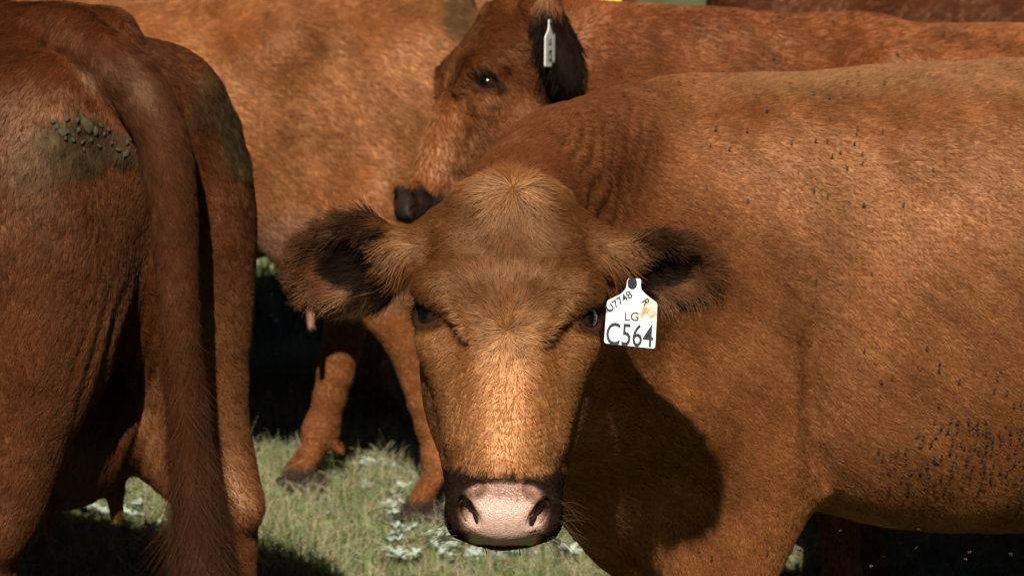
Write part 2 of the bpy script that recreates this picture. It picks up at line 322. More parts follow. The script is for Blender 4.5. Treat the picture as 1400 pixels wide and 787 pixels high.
TORSO = [(-.075, 0, .012, 1.14, 1.11, 2), (-.06, 0, .07, 1.20, 1.05, 2), (-.03, 0, .12, 1.25, .98, 2), (.0, 0, .15, 1.27, .95, 2.2), (.1, 0, .20, 1.295, .88, 2.3), (.25, 0, .235, 1.305, .76, 2.3), (.45, 0, .27, 1.31, .67, 2.4), (.7, 0, .30, 1.295, .60, 2.3), (.95, 0, .325, 1.285, .575, 2.25),
         (1.15, 0, .31, 1.285, .575, 2.25), (1.3, 0, .25, 1.285, .585, 2.2), (1.42, 0, .20, 1.23, .61, 2.1), (1.54, 0, .13, 1.10, .66, 2), (1.62, 0, .05, .98, .74, 2)]
class Cow:
    def __init__(s, O, heading, S=1.0, wide=1.0):
        s.O = np.array((O[0], O[1], 0.)); s.f = unit((math.cos(heading), math.sin(heading), 0)); s.l = np.array((-s.f[1], s.f[0], 0)); s.S = S; s.wide = wide
        s.ops = []; s.ears = []
    def T(s, x, y, z): return s.O+(s.f*x+s.l*y*s.wide)*s.S+np.array((0, 0, z))*s.S
    def loc(s, p):
        q = np.asarray(p)-s.O; return q@s.f/s.S, q@s.l/s.S, q[..., 2]/s.S
    def add(s, pr, k): s.ops.append(('+', pr, k*s.S))
    def cut(s, pr, k): s.ops.append(('-', pr, k*s.S))
    def chain(s, pts, k):
        s.add(Tube(pts, 5 if len(pts) > 2 else 1), k)
    def ell(s, c, r, k, tilt=0, sub=False):
        f = s.f*math.cos(tilt)+np.array((0, 0, 1))*math.sin(tilt); u = -s.f*math.sin(tilt)+np.array((0, 0, 1))*math.cos(tilt)
        (s.cut if sub else s.add)(Ell(s.T(*c), np.array(r)*s.S, (f, s.l, u)), k)
    def trunk(s, rows=TORSO):
        s.add(Loft(s.O, s.f, s.l, (0, 0, 1), [(t*s.S, cu*s.S, ru*s.S*s.wide, a*s.S, b*s.S, n) for t, cu, ru, a, b, n in rows]), .03)
        s.chain([(s.T(.45, 0, 1.27), .05), (s.T(.2, 0, 1.285), .05), (s.T(.04, 0, 1.29), .045)], .04)
    def rear(s):
        for g in (-1, 1):
            s.ell((.47, g*.215, 1.19), (.10, .06, .06), .09)
            s.ell((.03, g*.12, 1.19), (.07, .055, .06), .06)
            s.ell((.19, g*.16, .98), (.24, .13, .28), .07, .15)
            s.ell((.05, g*.13, .95), (.12, .115, .27), .06)
            s.ell((.40, g*.20, .78), (.13, .085, .16), .06, .3)
    def hind_leg(s, g, hoof, hock=None, lw=1.0):
        h = np.array(hoof, float); hk = np.array((h[0]-.03, h[1]+g*.0, .50)) if hock is None else np.array(hock, float)
        T = s.T; k = s.S*lw
        s.chain([(T(.26, g*.175, .80), .135*k), (T(.16+.3*(h[0]-.05), g*.175, .66), .105*k), (T(*(hk+(.035, 0, .05))), .062*k)], .05)
        s.chain([(T(.05, g*.14, .86), .09*k), (T(*(hk*.5+np.array((.02, g*.15, .72))*.5)), .052*k), (T(*(hk+(-.04, 0, .02))), .03*k)], .04)
        ft = np.array((h[0]+.0, h[1], .15))
        s.chain([(T(*(hk+(.02, 0, .02))), .052*k), (T(*(hk*.75+ft*.25)), .042*k), (T(*ft), .034*k)], .03)
        s.foot(g, h, ft, 1+(lw-1)*.3)
    def foot(s, g, h, ft, lw=1.0):
        T = s.T; k = s.S*lw
        s.add(Ell(T(*ft), np.array((.043, .043, .045))*k), .03)
        for c in (-1, 1):
            s.add(Cap(T(ft[0]-.04, ft[1]+c*.02, ft[2]-.03), T(ft[0]-.055, ft[1]+c*.022, ft[2]-.05), .012*k, .009*k), .01)
            s.chain([(T(ft[0]+.01, ft[1]+c*.018, ft[2]-.03), .030*k), (T(h[0]+.05, h[1]+c*.024, .055), .030*k), (T(h[0]+.075, h[1]+c*.026, .022), .026*k)], .012)
            s.add(Cap(T(h[0]+.0, h[1]+c*.026, .024), T(h[0]+.09, h[1]+c*.026, .02), .025*k, .02*k), .012)
    def fore(s):
        for g in (-1, 1):
            s.ell((1.27, g*.205, 1.00), (.14, .07, .27), .07, .25)
            s.ell((1.44, g*.13, .86), (.10, .09, .12), .06)
            s.ell((1.25, g*.20, .84), (.17, .075, .15), .05, .3)
    def fore_leg(s, g, hoof, knee=None, lw=1.0):
        h = np.array(hoof, float); kn = np.array((h[0]+.01, h[1], .37)) if knee is None else np.array(knee, float)
        T = s.T; k = s.S*lw; ft = np.array((h[0], h[1], .14))
        s.chain([(T(1.27, g*.19, .80), .11*k), (T(1.26, g*.185, .66), .088*k), (T(*(kn+(.0, 0, .06))), .05*k), (T(*kn), .050*k), (T(*(kn+(0, 0, -.07))), .040*k), (T(*ft), .032*k)], .04)
        s.foot(g, h, ft)
    def udder(s, c=(.36, 0, .60), r=(.17, .13, .12), teats=.085):
        s.ell(c, r, .05)
        if teats:
            for x in (-.07, .07):
                for y in (-.06, .06):
                    a = (c[0]+x, c[1]+y, c[2]-r[2]*.75)
                    s.chain([(s.T(*a), .019*s.S), (s.T(a[0], a[1]*1.1, a[2]-teats), .014*s.S)], .012)
    def head(s, P0, P1, vh, ears):
        s.H = Head(P0, P1, vh); s.ears = ears; s.hops = head_ops(s.H, ears); s.ops += s.hops
    def default_front(s, drop=0.0, turn=0.0):
        T = s.T; k = s.S; z = -drop
        p0, p1 = T(2.02, turn, 1.36+z), T(2.30, turn*1.3, .98+z)
        s.chain([(T(1.25, 0, 1.22), .08*k), (T(1.6, turn*.3, 1.27+z*.5), .08*k), (T(1.93, turn, 1.30+z), .085*k)], .06)
        s.chain([(T(1.35, 0, 1.05), .19*k), (T(1.65, turn*.4, 1.12+z*.5), .15*k), (T(1.95, turn, 1.18+z), .11*k)], .07)
        s.chain([(T(1.45, 0, .82), .15*k), (T(1.7, turn*.4, .98+z*.6), .10*k), (T(1.97, turn, 1.10+z), .085*k)], .07)
        s.head(p0, p1, s.f+np.array((0, 0, .5)), [dict(base=(g*.135, -.05, fy(335)), dir=(g*.95, -.25, .12), open=(0, .85, .5)) for g in (-1, 1)])

def ears_default():
    return [dict(base=(g*.135, -.05, fy(335)), dir=(g*.95, -.25, .12), open=(0, .85, .5)) for g in (-1, 1)]

def cow_mesh(c, h, head_h=None, seam=None):
    lo = np.min([p.bb()[0] for o, p, k in c.ops if o == '+'], 0)-.06; hi = np.max([p.bb()[1] for o, p, k in c.ops if o == '+'], 0)+.06
    lo[2] = max(lo[2], -.02)
    V, Q = surface(c.ops, lo, hi, h)
    if head_h:
        hl = np.min([p.bb()[0] for o, p, k in c.hops if o == '+'], 0)-.03; hh = np.max([p.bb()[1] for o, p, k in c.hops if o == '+'], 0)+.03
        V2, Q2 = surface(c.ops, hl, hh, head_h)
        bx = lambda p: np.max(np.maximum(hl+.015-p, p-(hh-.015)), axis=1)
        g = lambda p: np.maximum(seam(p), bx(p))
        f1 = g(V) > -.007; f2 = g(V2) < .007          # below 0: fine head
        Q = Q[f1[Q].all(1)]; Q2 = Q2[f2[Q2].all(1)]
        Q = np.concatenate([Q, Q2+len(V)]); V = np.concatenate([V, V2])
    us = np.unique(Q); mp = np.full(len(V), -1); mp[us] = np.arange(len(us)); V = V[us]; Q = mp[Q]
    return V, Q

# --- the cow that looks at the camera
def build_front_cow():
    c = Cow((1.665, 4.97), math.pi, 1.0)
    rows = [r for r in TORSO if r[0] < .3]+[(.45, 0, .28, 1.345, .61, 2.6), (.7, 0, .315, 1.338, .53, 2.4), (.95, 0, .332, 1.33, .53, 2.4), (1.15, 0, .315, 1.315, .57, 2.6), (1.3, 0, .285, 1.30, .60, 2.9),
            (1.42, 0, .255, 1.26, .60, 2.8), (1.52, 0, .215, 1.20, .60, 2.6), (1.60, 0, .16, 1.12, .61, 2.4), (1.67, 0, .09, 1.0, .66, 2.1), (1.71, 0, .03, .88, .74, 2)]
    c.trunk(rows); c.rear(); c.fore()
    c.hind_leg(1, (.02, .16, 0)); c.hind_leg(-1, (.2, -.16, 0)); c.fore_leg(1, (1.34, .21, 0), lw=1.12); c.fore_leg(-1, (1.36, -.15, 0))
    T = c.T
    c.chain([(T(1.2, 0, 1.22), .075), (at(960, 165, 4.93), .08), (at(865, 188, 4.80), .085), (at(765, 240, 4.53), .10), (at(705, 300, 4.24), .09)], .05)
    c.chain([(T(1.30, .04, 1.03), .21), (at(960, 350, 4.86), .19), (at(850, 370, 4.67), .150), (at(760, 400, 4.42), .13), (at(705, 420, 4.2), .10)], .06)
    c.chain([(T(1.45, 0, .84), .17), (at(905, 560, 4.74), .15), (at(810, 540, 4.55), .12), (at(730, 500, 4.3), .09)], .06)
    c.chain([(T(1.38, 0, .68), .13), (at(900, 715, 4.86), .10), (at(835, 695, 4.78), .075), (at(800, 640, 4.66), .06), (at(760, 570, 4.45), .04)], .06)   # dewlap
    c.ell((1.325, .245, .67), (.125, .080, .26), .035)
    c.ell((1.38, .17, 1.00), (.22, .13, .24), .08)
    c.add(Ell(at(880, 500, 4.74), (.16, .17, .28)), .08)
    c.add(Ell(at(985, 520, 4.84), (.17, .21, .27)), .08)
    c.head(at(698, 252, 4.09), at(688, 745, 3.93), (0, -1, .2), [
        dict(base=(-.128, -.035, fy(345)), dir=(-.97, -.10, .14), open=(-.05, .92, .30), len=.160, wid=.059),
        dict(base=(.125, -.035, fy(340)), dir=(.97, -.06, .18), open=(.05, .92, .30), len=.152, wid=.043)])
    # shoulder and elbow furrows
    c.cut(Tube([(T(1.184, .316, .93), .003), (T(1.181, .312, .85), .013), (T(1.178, .303, .79), .019), (T(1.172, .292, .735), .018), (T(1.160, .276, .70), .014), (T(1.150, .250, .66), .006)], 4), .022)
    c.cut(Tube([(T(1.150, .320, .90), .002), (T(1.148, .315, .83), .008), (T(1.150, .303, .76), .010)], 4), .016)
    return c
def build_tail_cow():
    c = Cow((-.642, 4.90), R(140), 1.07, 1.08)
    c.trunk(); c.rear(); c.fore(); c.udder((.20, 0, .64), (.15, .12, .14), .045)
    c.hind_leg(1, (.12, .22, 0), lw=1.1); c.hind_leg(-1, (-.02, -.14, 0), lw=1.1); c.fore_leg(1, (1.2, .17, 0)); c.fore_leg(-1, (1.36, -.15, 0))
    c.ell((.06, .065, .97), (.10, .085, .24), .05); c.ell((.04, -.05, .98), (.08, .07, .2), .05)
    c.default_front(.2)
    return c
def build_udder_cow():
    c = Cow((-.10, 7.35), math.pi, 1.0)
    c.trunk(); c.rear(); c.fore(); c.udder((.335, .03, .635), (.16, .13, .10))
    c.hind_leg(1, (.08, .22, 0), (.17, .22, .50), lw=1.22); c.hind_leg(-1, (.40, -.14, 0), (.315, -.14, .50), lw=1.22); c.fore_leg(1, (1.2, .17, 0)); c.fore_leg(-1, (1.36, -.15, 0))
    c.default_front(.5)
    return c
def build_profile_cow():
    c = Cow((2.02, 6.12), math.pi, 1.02)
    c.trunk(); c.rear(); c.fore()
    c.hind_leg(1, (.02, .16, 0)); c.hind_leg(-1, (.2, -.16, 0)); c.fore_leg(1, (1.30, .17, 0)); c.fore_leg(-1, (1.22, -.12, 0))
    T = c.T
    c.chain([(T(1.25, 0, 1.22), .08), (T(1.6, 0, 1.24), .08), (at(800, 62, 6.18), .09), (at(735, 65, 6.16), .09)], .06)
    c.chain([(T(1.35, 0, 1.05), .2), (T(1.65, 0, 1.08), .16), (at(760, 150, 6.2), .12)], .07)
    c.chain([(T(1.45, 0, .82), .15), (T(1.75, 0, .95), .11), (at(740, 200, 6.2), .09)], .07)
    c.head(at(692, 8, 6.04), at(584, 318, 5.90), (-1, -.35, .2), [
        dict(base=(-.135, -.05, fy(335)), dir=(-.95, -.25, .12), open=(0, .85, .5)),
        dict(base=(.108, -.030, fy(240)), dir=(.34, -.52, .78), open=(.9, .25, -.2), len=.21, wid=.042)])
    return c
def build_far_cow():
    c = Cow((.72, 9.7), 0.0, 1.0)
    c.trunk(); c.rear(); c.fore()
    c.hind_leg(1, (.02, .16, 0)); c.hind_leg(-1, (.2, -.16, 0)); c.fore_leg(1, (1.27, .17, 0)); c.fore_leg(-1, (1.36, -.15, 0))
    c.default_front(.1)
    return c
def build_shaded_cow():
    c = Cow((.25, 9.55), math.pi, 1.0)
    c.trunk(); c.rear(); c.fore()
    c.hind_leg(1, (.02, .16, 0)); c.hind_leg(-1, (.2, -.16, 0)); c.fore_leg(1, (1.27, .17, 0)); c.fore_leg(-1, (1.36, -.15, 0))
    c.default_front(.3)
    return c
def build_yellow_tag_cow():
    c = Cow((-1.76, 8.45), 0.0, 1.0)
    c.trunk(); c.rear(); c.fore()
    c.hind_leg(1, (.02, .16, 0)); c.hind_leg(-1, (.2, -.16, 0)); c.fore_leg(1, (1.27, .17, 0)); c.fore_leg(-1, (1.36, -.15, 0))
    c.default_front(.1)
    return c

# ------------------------------------------------------------------ coats
def visible(p, n, mx=220):
    x, y, d = pix(p); f = np.einsum('ij,ij->i', nrm(CAM-p), n)
    return (x > -mx) & (x < 1400+mx) & (y > -mx) & (y < 787+mx) & (f > -.3)
def strands(name, P, parent=None, mat=None, C=None, rad=None, lie=None, gloss=1.0):
    """P: (n, k, 3) strand points"""
    n, k = P.shape[:2]; hc = bpy.data.hair_curves.new(name); hc.add_curves([k]*n)
    hc.attributes['position'].data.foreach_set('vector', P.astype(np.float32).ravel())
    a = hc.attributes.new('radius', 'FLOAT', 'POINT'); a.data.foreach_set('value', rad.astype(np.float32).ravel())
    if C is not None:
        a = hc.attributes.new('coat', 'FLOAT_COLOR', 'CURVE'); a.data.foreach_set('color', np.concatenate([C, np.full((n, 1), gloss)], 1).astype(np.float32).ravel())
    if lie is not None:
        a = hc.attributes.new('lie', 'FLOAT_VECTOR', 'CURVE'); a.data.foreach_set('vector', lie.astype(np.float32).ravel())
    hc.materials.append(mat)
    o = bpy.data.objects.new(name, hc); COL.objects.link(o)
    if parent is not None: o.parent = parent
    return o
def hash3(i, salt):
    h = (i[:, 0]*73856093 ^ i[:, 1]*19349663 ^ i[:, 2]*83492791 ^ (salt*2654435761)) & 0x7fffffff
    return np.stack([((h*(a)+12345) % 65521)/65521.*2-1 for a in (1103, 7919, 30011)], 1)
def grow(name, V, Q, N, n, parent, flow, length, color, density=None, radius=.00035, lift=.35, clump=.009, messy=.35, k=4, mx=220, c_tail=None, lift_fn=None, mess_fn=None, rad_fn=None, gloss=1.0):
    A = V[Q[:, 0]]; B = V[Q[:, 1]]; Cc = V[Q[:, 2]]; Dd = V[Q[:, 3]]
    fc = (A+B+Cc+Dd)/4; fn = nrm(N[Q].mean(1)); ar = .5*np.linalg.norm(np.cross(Cc-A, Dd-B), axis=1)
    wgt = ar*visible(fc, fn, mx)
    if density is not None: wgt = wgt*density(fc, fn)
    cw = np.cumsum(wgt); fi = np.searchsorted(cw, rng.random(n)*cw[-1]); fi = np.clip(fi, 0, len(Q)-1)
    a, b = rng.random((n, 1)), rng.random((n, 1))
    q = Q[fi]; p = (V[q[:, 0]]*(1-a)+V[q[:, 1]]*a)*(1-b)+(V[q[:, 3]]*(1-a)+V[q[:, 2]]*a)*b
    nn = nrm((N[q[:, 0]]*(1-a)+N[q[:, 1]]*a)*(1-b)+(N[q[:, 3]]*(1-a)+N[q[:, 2]]*a)*b)
    d = flow(p, nn); d = d+(1 if c_tail is None else 1-c_tail(p)[:, None])*messy*.5*np.stack([noise(p, 9, o) for o in (0, 1, 2)], 1)
    ci = np.floor((p+.35*clump*np.stack([noise(p, 40, o) for o in (1, 2, 3)], 1))/clump).astype(np.int64)
    if mess_fn is not None: messy = messy*mess_fn(p)[:, None]
    if c_tail is not None: messy = (messy*(1-.75*c_tail(p)))[:, None]
    d = nrm(d)+messy*hash3(ci, 3)+.12*rng.normal(size=(n, 3))
    d = nrm(d-nn*np.einsum('ij,ij->i', d, nn)[:, None])
    L = (length(p, nn)*(.7+.6*rng.random(n)))[:, None]
    lf = lift*(1 if lift_fn is None else lift_fn(p)[:, None])*(.6+.8*rng.random((n, 1)))+.25*hash3(ci, 5)[:, :1]*lift
    cc = (ci+.5)*clump-p; cc = cc-nn*np.einsum('ij,ij->i', cc, nn)[:, None]
    bend = np.cross(d, nn)*(.25*hash3(ci, 9)[:, :1]+.12*rng.normal(size=(n, 1)))
    P = np.zeros((n, k, 3))
    for j, s in enumerate(np.linspace(0, 1, k)):
        P[:, j] = p+nn*(-.0004+.0022*s)*np.minimum(1, L/.009)+d*L*s*np.cos(lf)+nn*L*(np.sin(lf)*s-.55*np.sin(lf)*s*s)+cc*.55*s*s+bend*L*s*s
    C = color(p, nn)*(1+.20*rng.normal(size=(n, 1))+.16*hash3(ci, 21)[:, :1]).clip(.4, 1.7)
    rad = np.linspace(1, .25, k)[None]*radius*(.7+.6*rng.random((n, 1)))*(1 if rad_fn is None else rad_fn(p)[:, None])
    return strands(name, P, parent, M_HAIR, C.clip(.002, .9), rad, nn, gloss)

def mixc(C, c, m): return C*(1-m[:, None])+np.array(c)*m[:, None]
def head_mask(c, p):
    H = c.H; u, v, t = H.loc(p)
    return sstep(.02, -.06, -(v+.15)+.25*(t-.2))*sstep(.62, .5, t)*sstep(-.16, -.1, t)*sstep(.40, .34, np.abs(u))
def ear_coords(ear, p):
    q = p-ear['c']; return q@ear['ax']/(ear['L']*.5), q@ear['si']/ear['wd'], q@ear['nr']/ear['k']
def ear_mask(ear, p):
    a, b, n = ear_coords(ear, p); return sstep(1.5, 1.2, a*a+b*b)*sstep(.07, .05, np.abs(n))*sstep(-1.25, -1.0, a)
def pad_mask(u, v, t):
    y = 252+t/.505*493
    hw = np.interp(y, (664, 670, 678, 690, 705, 720, 735, 745, 752), (.0, .034, .048, .055, .058, .055, .050, .044, .03))
    return sstep(.008, -.006, np.abs(u)-hw)*sstep(-.012, .004, v)*sstep(662, 672, y+3*np.sin(u*150)*0)*sstep(758, 750, y)
def head_colour(c, p, nn, C, dark=1.0):
    H = c.H; u, v, t = H.loc(p); y = 252+t/.505*493; hm = head_mask(c, p)
    au = np.abs(u)
    C = mixc(C, C_FACE[c.name], hm*.8*sstep(-.13, -.04, v))
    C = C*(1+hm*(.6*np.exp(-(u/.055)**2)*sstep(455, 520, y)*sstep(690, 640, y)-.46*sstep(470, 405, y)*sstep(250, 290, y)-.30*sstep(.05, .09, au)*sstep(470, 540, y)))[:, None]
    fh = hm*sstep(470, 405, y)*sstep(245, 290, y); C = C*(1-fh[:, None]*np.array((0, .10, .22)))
    if c.name == 'front':
        tf = np.exp(-((u-.004)/.05)**2-((y-300)/50)**2)+.8*np.exp(-(u/.06)**2-((y-475)/40)**2)
        C = C*(1+hm*tf*(.30*noise(p, 75, 1)+.25*noise(p, 38, 3)))[:, None]
    band = sstep(644, 664, y-(0 if c.name == 'front' else 34)+20*np.clip((au-.045)/.03, 0, 1)+5*noise(p, 45)+4*noise(p, 110, 2))*hm          # dark muzzle
    C = mixc(C, (.012, .008, .007), band*.95)
    C = mixc(C, (.06, .022, .010), hm*sstep(585, 660, y)*sstep(.05, .085, au)*.6*(1-band))
    for g in (-1, 1):
        e = eye_frame(H, g); q = (p-e[0])/H.k
        r = np.sqrt(((q@e[1])/1.35)**2+(q@e[2])**2+.3*(q@e[3])**2)
        C = mixc(C, (.020, .011, .008), sstep(.030, .022, r)*.92)
        C = mixc(C, (.12, .035, .022), sstep(.026, .022, r)*sstep(.004, .012, q@e[2])*.6)
        dq = np.linalg.norm((p-H.P(g*.076, .055, fy(470)))/H.k*np.array((1, 1, .6)), axis=1)
        C = mixc(C, (.05, .022, .01), sstep(.018, .006, dq)*.6)  # shade of the crease below the inner eye, put into the colour
    for g, ear in zip((-1, 1), c.ears):
        m = ear_mask(ear, p); a, b, n = ear_coords(ear, p); inner = sstep(-.1, .3, nn@ear['nr'])
        down = b*np.sign(ear['si']@H.W+1e-6)
        w1 = noise(p, 28, 1)
        dk = np.tile(np.array((.085, .027, .009)), (len(p), 1))
        dk = mixc(dk, (.007, .0045, .0035), sstep(1.15, .55, ((a+.45)/1.0)**2+((down+.15)/.92)**2+.25*w1)*.97)      # black hair in the hollow
        dk = mixc(dk, (.19, .085, .030), sstep(.55, .85, down+.15*w1)*sstep(.8, .3, a)*.85)                        # tan lower fringe
        dk = mixc(dk, (.040, .014, .006), sstep(-.45, -.8, down)*.7)
        dk = mixc(dk, C_COAT[c.name], (1-inner)*.25)
        if c.name == 'profile': dk = np.tile(np.array((.010, .006, .004)), (len(p), 1))
        m = m*sstep(-1.0, -.75, a+.25*noise(p, 25)); C = C*(1-m[:, None])+dk*m[:, None]
    pm = pad_mask(u, v, t)*hm
    pink = np.tile(np.array((.46, .285, .215)), (len(p), 1)); sp = sstep(.35, .7, noise(p, 260, 2)*.6+noise(p, 140, 1)*.5)
    pink = mixc(pink, (.22, .095, .058), sstep(697, 680, y+4*noise(p, 50, 2))*.85)
    pink = mixc(pink, (.09, .04, .025), sp*sstep(1.0, .3, np.abs(y-684)/14)*.85)
    pink = mixc(pink, (.20, .085, .055), sstep(.040, .056, au)*.85)
    pink = mixc(pink, (.16, .07, .045), sstep(.5, .9, noise(p, 90, 3))*.4)
    if c.name != 'front': pink = mixc(pink, (.02, .014, .012), np.full(len(p), .93))
    C = C*(1-pm[:, None])+pink*pm[:, None]
    for g in (-1, 1):
        d1 = np.linalg.norm((p-H.P(g*.046, .052, fy(709)))/H.k*np.array((1, .8, .75)), axis=1)
        C = mixc(C, (.03, .012, .010), sstep(.020, .014, d1)*pm*sstep(.35, 0, nn@H.V-.5))  # darkness inside the nostril hollow painted on its walls
    return C, (pm if c.name == 'front' else pm*.15)
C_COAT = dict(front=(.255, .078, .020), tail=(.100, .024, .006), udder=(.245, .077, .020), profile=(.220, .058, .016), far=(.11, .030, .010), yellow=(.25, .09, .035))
C_FACE = dict(front=(.260, .095, .024), tail=(.2, .06, .014), udder=(.25, .08, .02), profile=(.19, .058, .015), far=(.11, .030, .010), yellow=(.25, .09, .03))
DUNG = np.array((.052, .038, .016))
def dung_mask(p):
    x, y, _ = pix(p); w1 = noise(p, 22); w2 = noise(p, 60, 2)
    a = ((x-118)/80)**2+((y-190)/40)**2+.45*w1+.2*w2
    b = ((x-318)/30)**2+((y-185)/62)**2+.45*w1+.2*w2
    cc = ((x-300)/45)**2+((y-140)/45)**2+.4*w1
    d = ((x-60)/60)**2+((y-225)/30)**2+.5*w1
    return np.maximum.reduce([sstep(1.15, .5, a), .95*sstep(1.2, .5, b), .6*sstep(1.1, .4, cc), .6*sstep(1.2, .4, d)])
def coat_colour(c, p, nn):
    C = np.tile(np.array(C_COAT[c.name]), (len(p), 1))
    x, y, z = c.loc(p)
    C = C*(1+.20*noise(p, 2.2)+.17*noise(p, 6, 1)+.10*noise(p, 15, 2))[:, None]
    al = p@(-c.f*.8-np.array((0, 0, .6))); pe = p@(c.f*.6-np.array((0, 0, .8)))
    C = C*(1+.17*noise(np.stack([pe*5.5, al*.9, y*2.5], 1), 8, 1)+.10*noise(np.stack([pe*9, al*1.6, y*4], 1), 16, 2))[:, None]
    C = mixc(C, np.array(C_COAT[c.name])*np.array((.55, .45, .4)), .55*sstep(.62, .52, z)*sstep(.3, .6, x)*sstep(1.1, .9, x))  # underside shade painted into the coat, darker low on the belly
    if c.name == 'front':
        C = mixc(C, (.32, .15, .06), .55*sstep(1.27, 1.315, z)*sstep(1.5, 1.2, x))          # paler back line
        C = mixc(C, (.125, .032, .009), .8*sstep(1.28, 1.55, x)*sstep(.95, 1.12, z))            # redder neck
    if c.name == 'tail':
        C = mixc(C, (.180, .056, .016), sstep(-.02, -.10, y)*sstep(1.0, .8, z)*.8)  # right hind leg paler: part coat tone, part sunlight painted in
        tm = tail_mask(p); C = mixc(C, (.080, .020, .007), tm*.95)
        C = mixc(C, (.060, .022, .011), tm*sstep(.85, .55, p[:, 2])*.75)
        C = mixc(C, DUNG, dung_mask(p)*(1-tm)*.88)
        C = mixc(C, (.02, .012, .009), sstep(.05, .0, np.abs(y))*0)
    if c.name == 'udder':
        px, py, _ = pix(p); C = mixc(C, (.065, .044, .020), .75*sstep(1.1, .4, ((px-626)/26)**2+((py-20)/45)**2+.3*noise(p, 14)))
        C = mixc(C, (.22, .10, .06), .7*sstep(.80, .72, z+.03*noise(p, 8))*sstep(.1, .2, x)*sstep(.75, .6, x)*sstep(.52, .56, z))
        C = mixc(C, (.42, .20, .14), sstep(.570, .550, z)*sstep(.20, .24, x)*sstep(.55, .5, x)*sstep(.44, .46, z)*sstep(.2, .15, np.abs(y)))
    if c.name in ('udder', 'tail', 'front', 'profile'):
        C = mixc(C, (.05, .035, .025), sstep(.075, .055, z))
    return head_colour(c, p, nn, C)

def head_flow(c, p):
    H = c.H; u, v, t = H.loc(p)
    t1, t2 = fy(263), fy(462); u1 = .004
    a1 = np.stack([u-u1, t-t1], 1); a2 = np.stack([(u)*1.2, t-t2], 1)
    w2 = sstep(fy(330), fy(385), t+.02*np.clip((np.abs(u)-.05)/.05, 0, 1))
    side = sstep(.05, .10, np.abs(u))
    f = nrm(a1)*(1-w2[:, None])+nrm(a2)*w2[:, None]
    f[:, 1] = f[:, 1]*(1-.6*side)+.75*side*sstep(fy(300), fy(420), t)
    dv = -.25-.75*side
    d = f[:, :1]*H.U+f[:, 1:]*H.W+dv[:, None]*H.V
    for ear in c.ears:
        m = ear_mask(ear, p)[:, None]; a, b, n = ear_coords(ear, p)
        sgn = np.sign(ear['si']@H.W+1e-6)
        e = ear['ax']+(.45*b[:, None])*ear['si']+ear['si']*sgn*.35
        d = nrm(d)*(1-m)+e*m
    return d
def body_flow(c, p, nn):
    x, y, z = c.loc(p)
    leg = sstep(.72, .55, z)
    d = -c.f*(.8-.65*leg)[:, None]+np.array((0, 0, -1.))*(.55+.7*leg+.2*sstep(1.1, .7, z))[:, None]
    if c.name == 'front':
        nk = sstep(1.35, 1.6, x)[:, None]; d = d*(1-nk)+np.array((.75, .55, -.35))*nk
    if c.name == 'tail':
        back = sstep(.45, .0, x)[:, None]
        dd = np.array((0, 0, -1.))+c.l*np.sign(y+.0)[:, None]*.35-c.f*.1
        d = d*(1-back)+dd*back
        tm, td = tail_mask(p), tail_dir(p); d = d*(1-tm[:, None])+td*tm[:, None]
    hm = head_mask(c, p)[:, None]
    return nrm(d)*(1-hm)+nrm(head_flow(c, p))*hm

# the hanging tail of the cow seen from behind
TAIL = [(100, 45, 4.895, .046), (140, 78, 4.83, .045), (178, 112, 4.800, .043), (212, 165, 4.79, .041), (230, 235, 4.79, .038), (240, 330, 4.80, .034), (247, 450, 4.81, .031), (256, 560, 4.83, .028), (268, 680, 4.85, .024), (280, 790, 4.85, .016), (287, 880, 4.85, .008)]
TAILP = np.array([at(a, b, q) for a, b, q, r in TAIL])
def _tail_near(p):
    best = np.full(len(p), 9.); dr = np.zeros((len(p), 3)); rr = np.zeros(len(p))
    for i in range(len(TAILP)-1):
        a, b = TAILP[i], TAILP[i+1]; ab = b-a; t = np.clip((p-a)@ab/(ab@ab), 0, 1)
        dist = np.linalg.norm(p-a-t[:, None]*ab, axis=1); m = dist < best
        best[m] = dist[m]; dr[m] = unit(ab); rr[m] = (TAIL[i][3]+(TAIL[i+1][3]-TAIL[i][3])*t)[m]
    return best, dr, rr
def tail_mask(p): b, d, r = _tail_near(p); return sstep(r+.012, r+.004, b)*sstep(1.40, 1.36, p[:, 2])
def tail_dir(p): return _tail_near(p)[1]

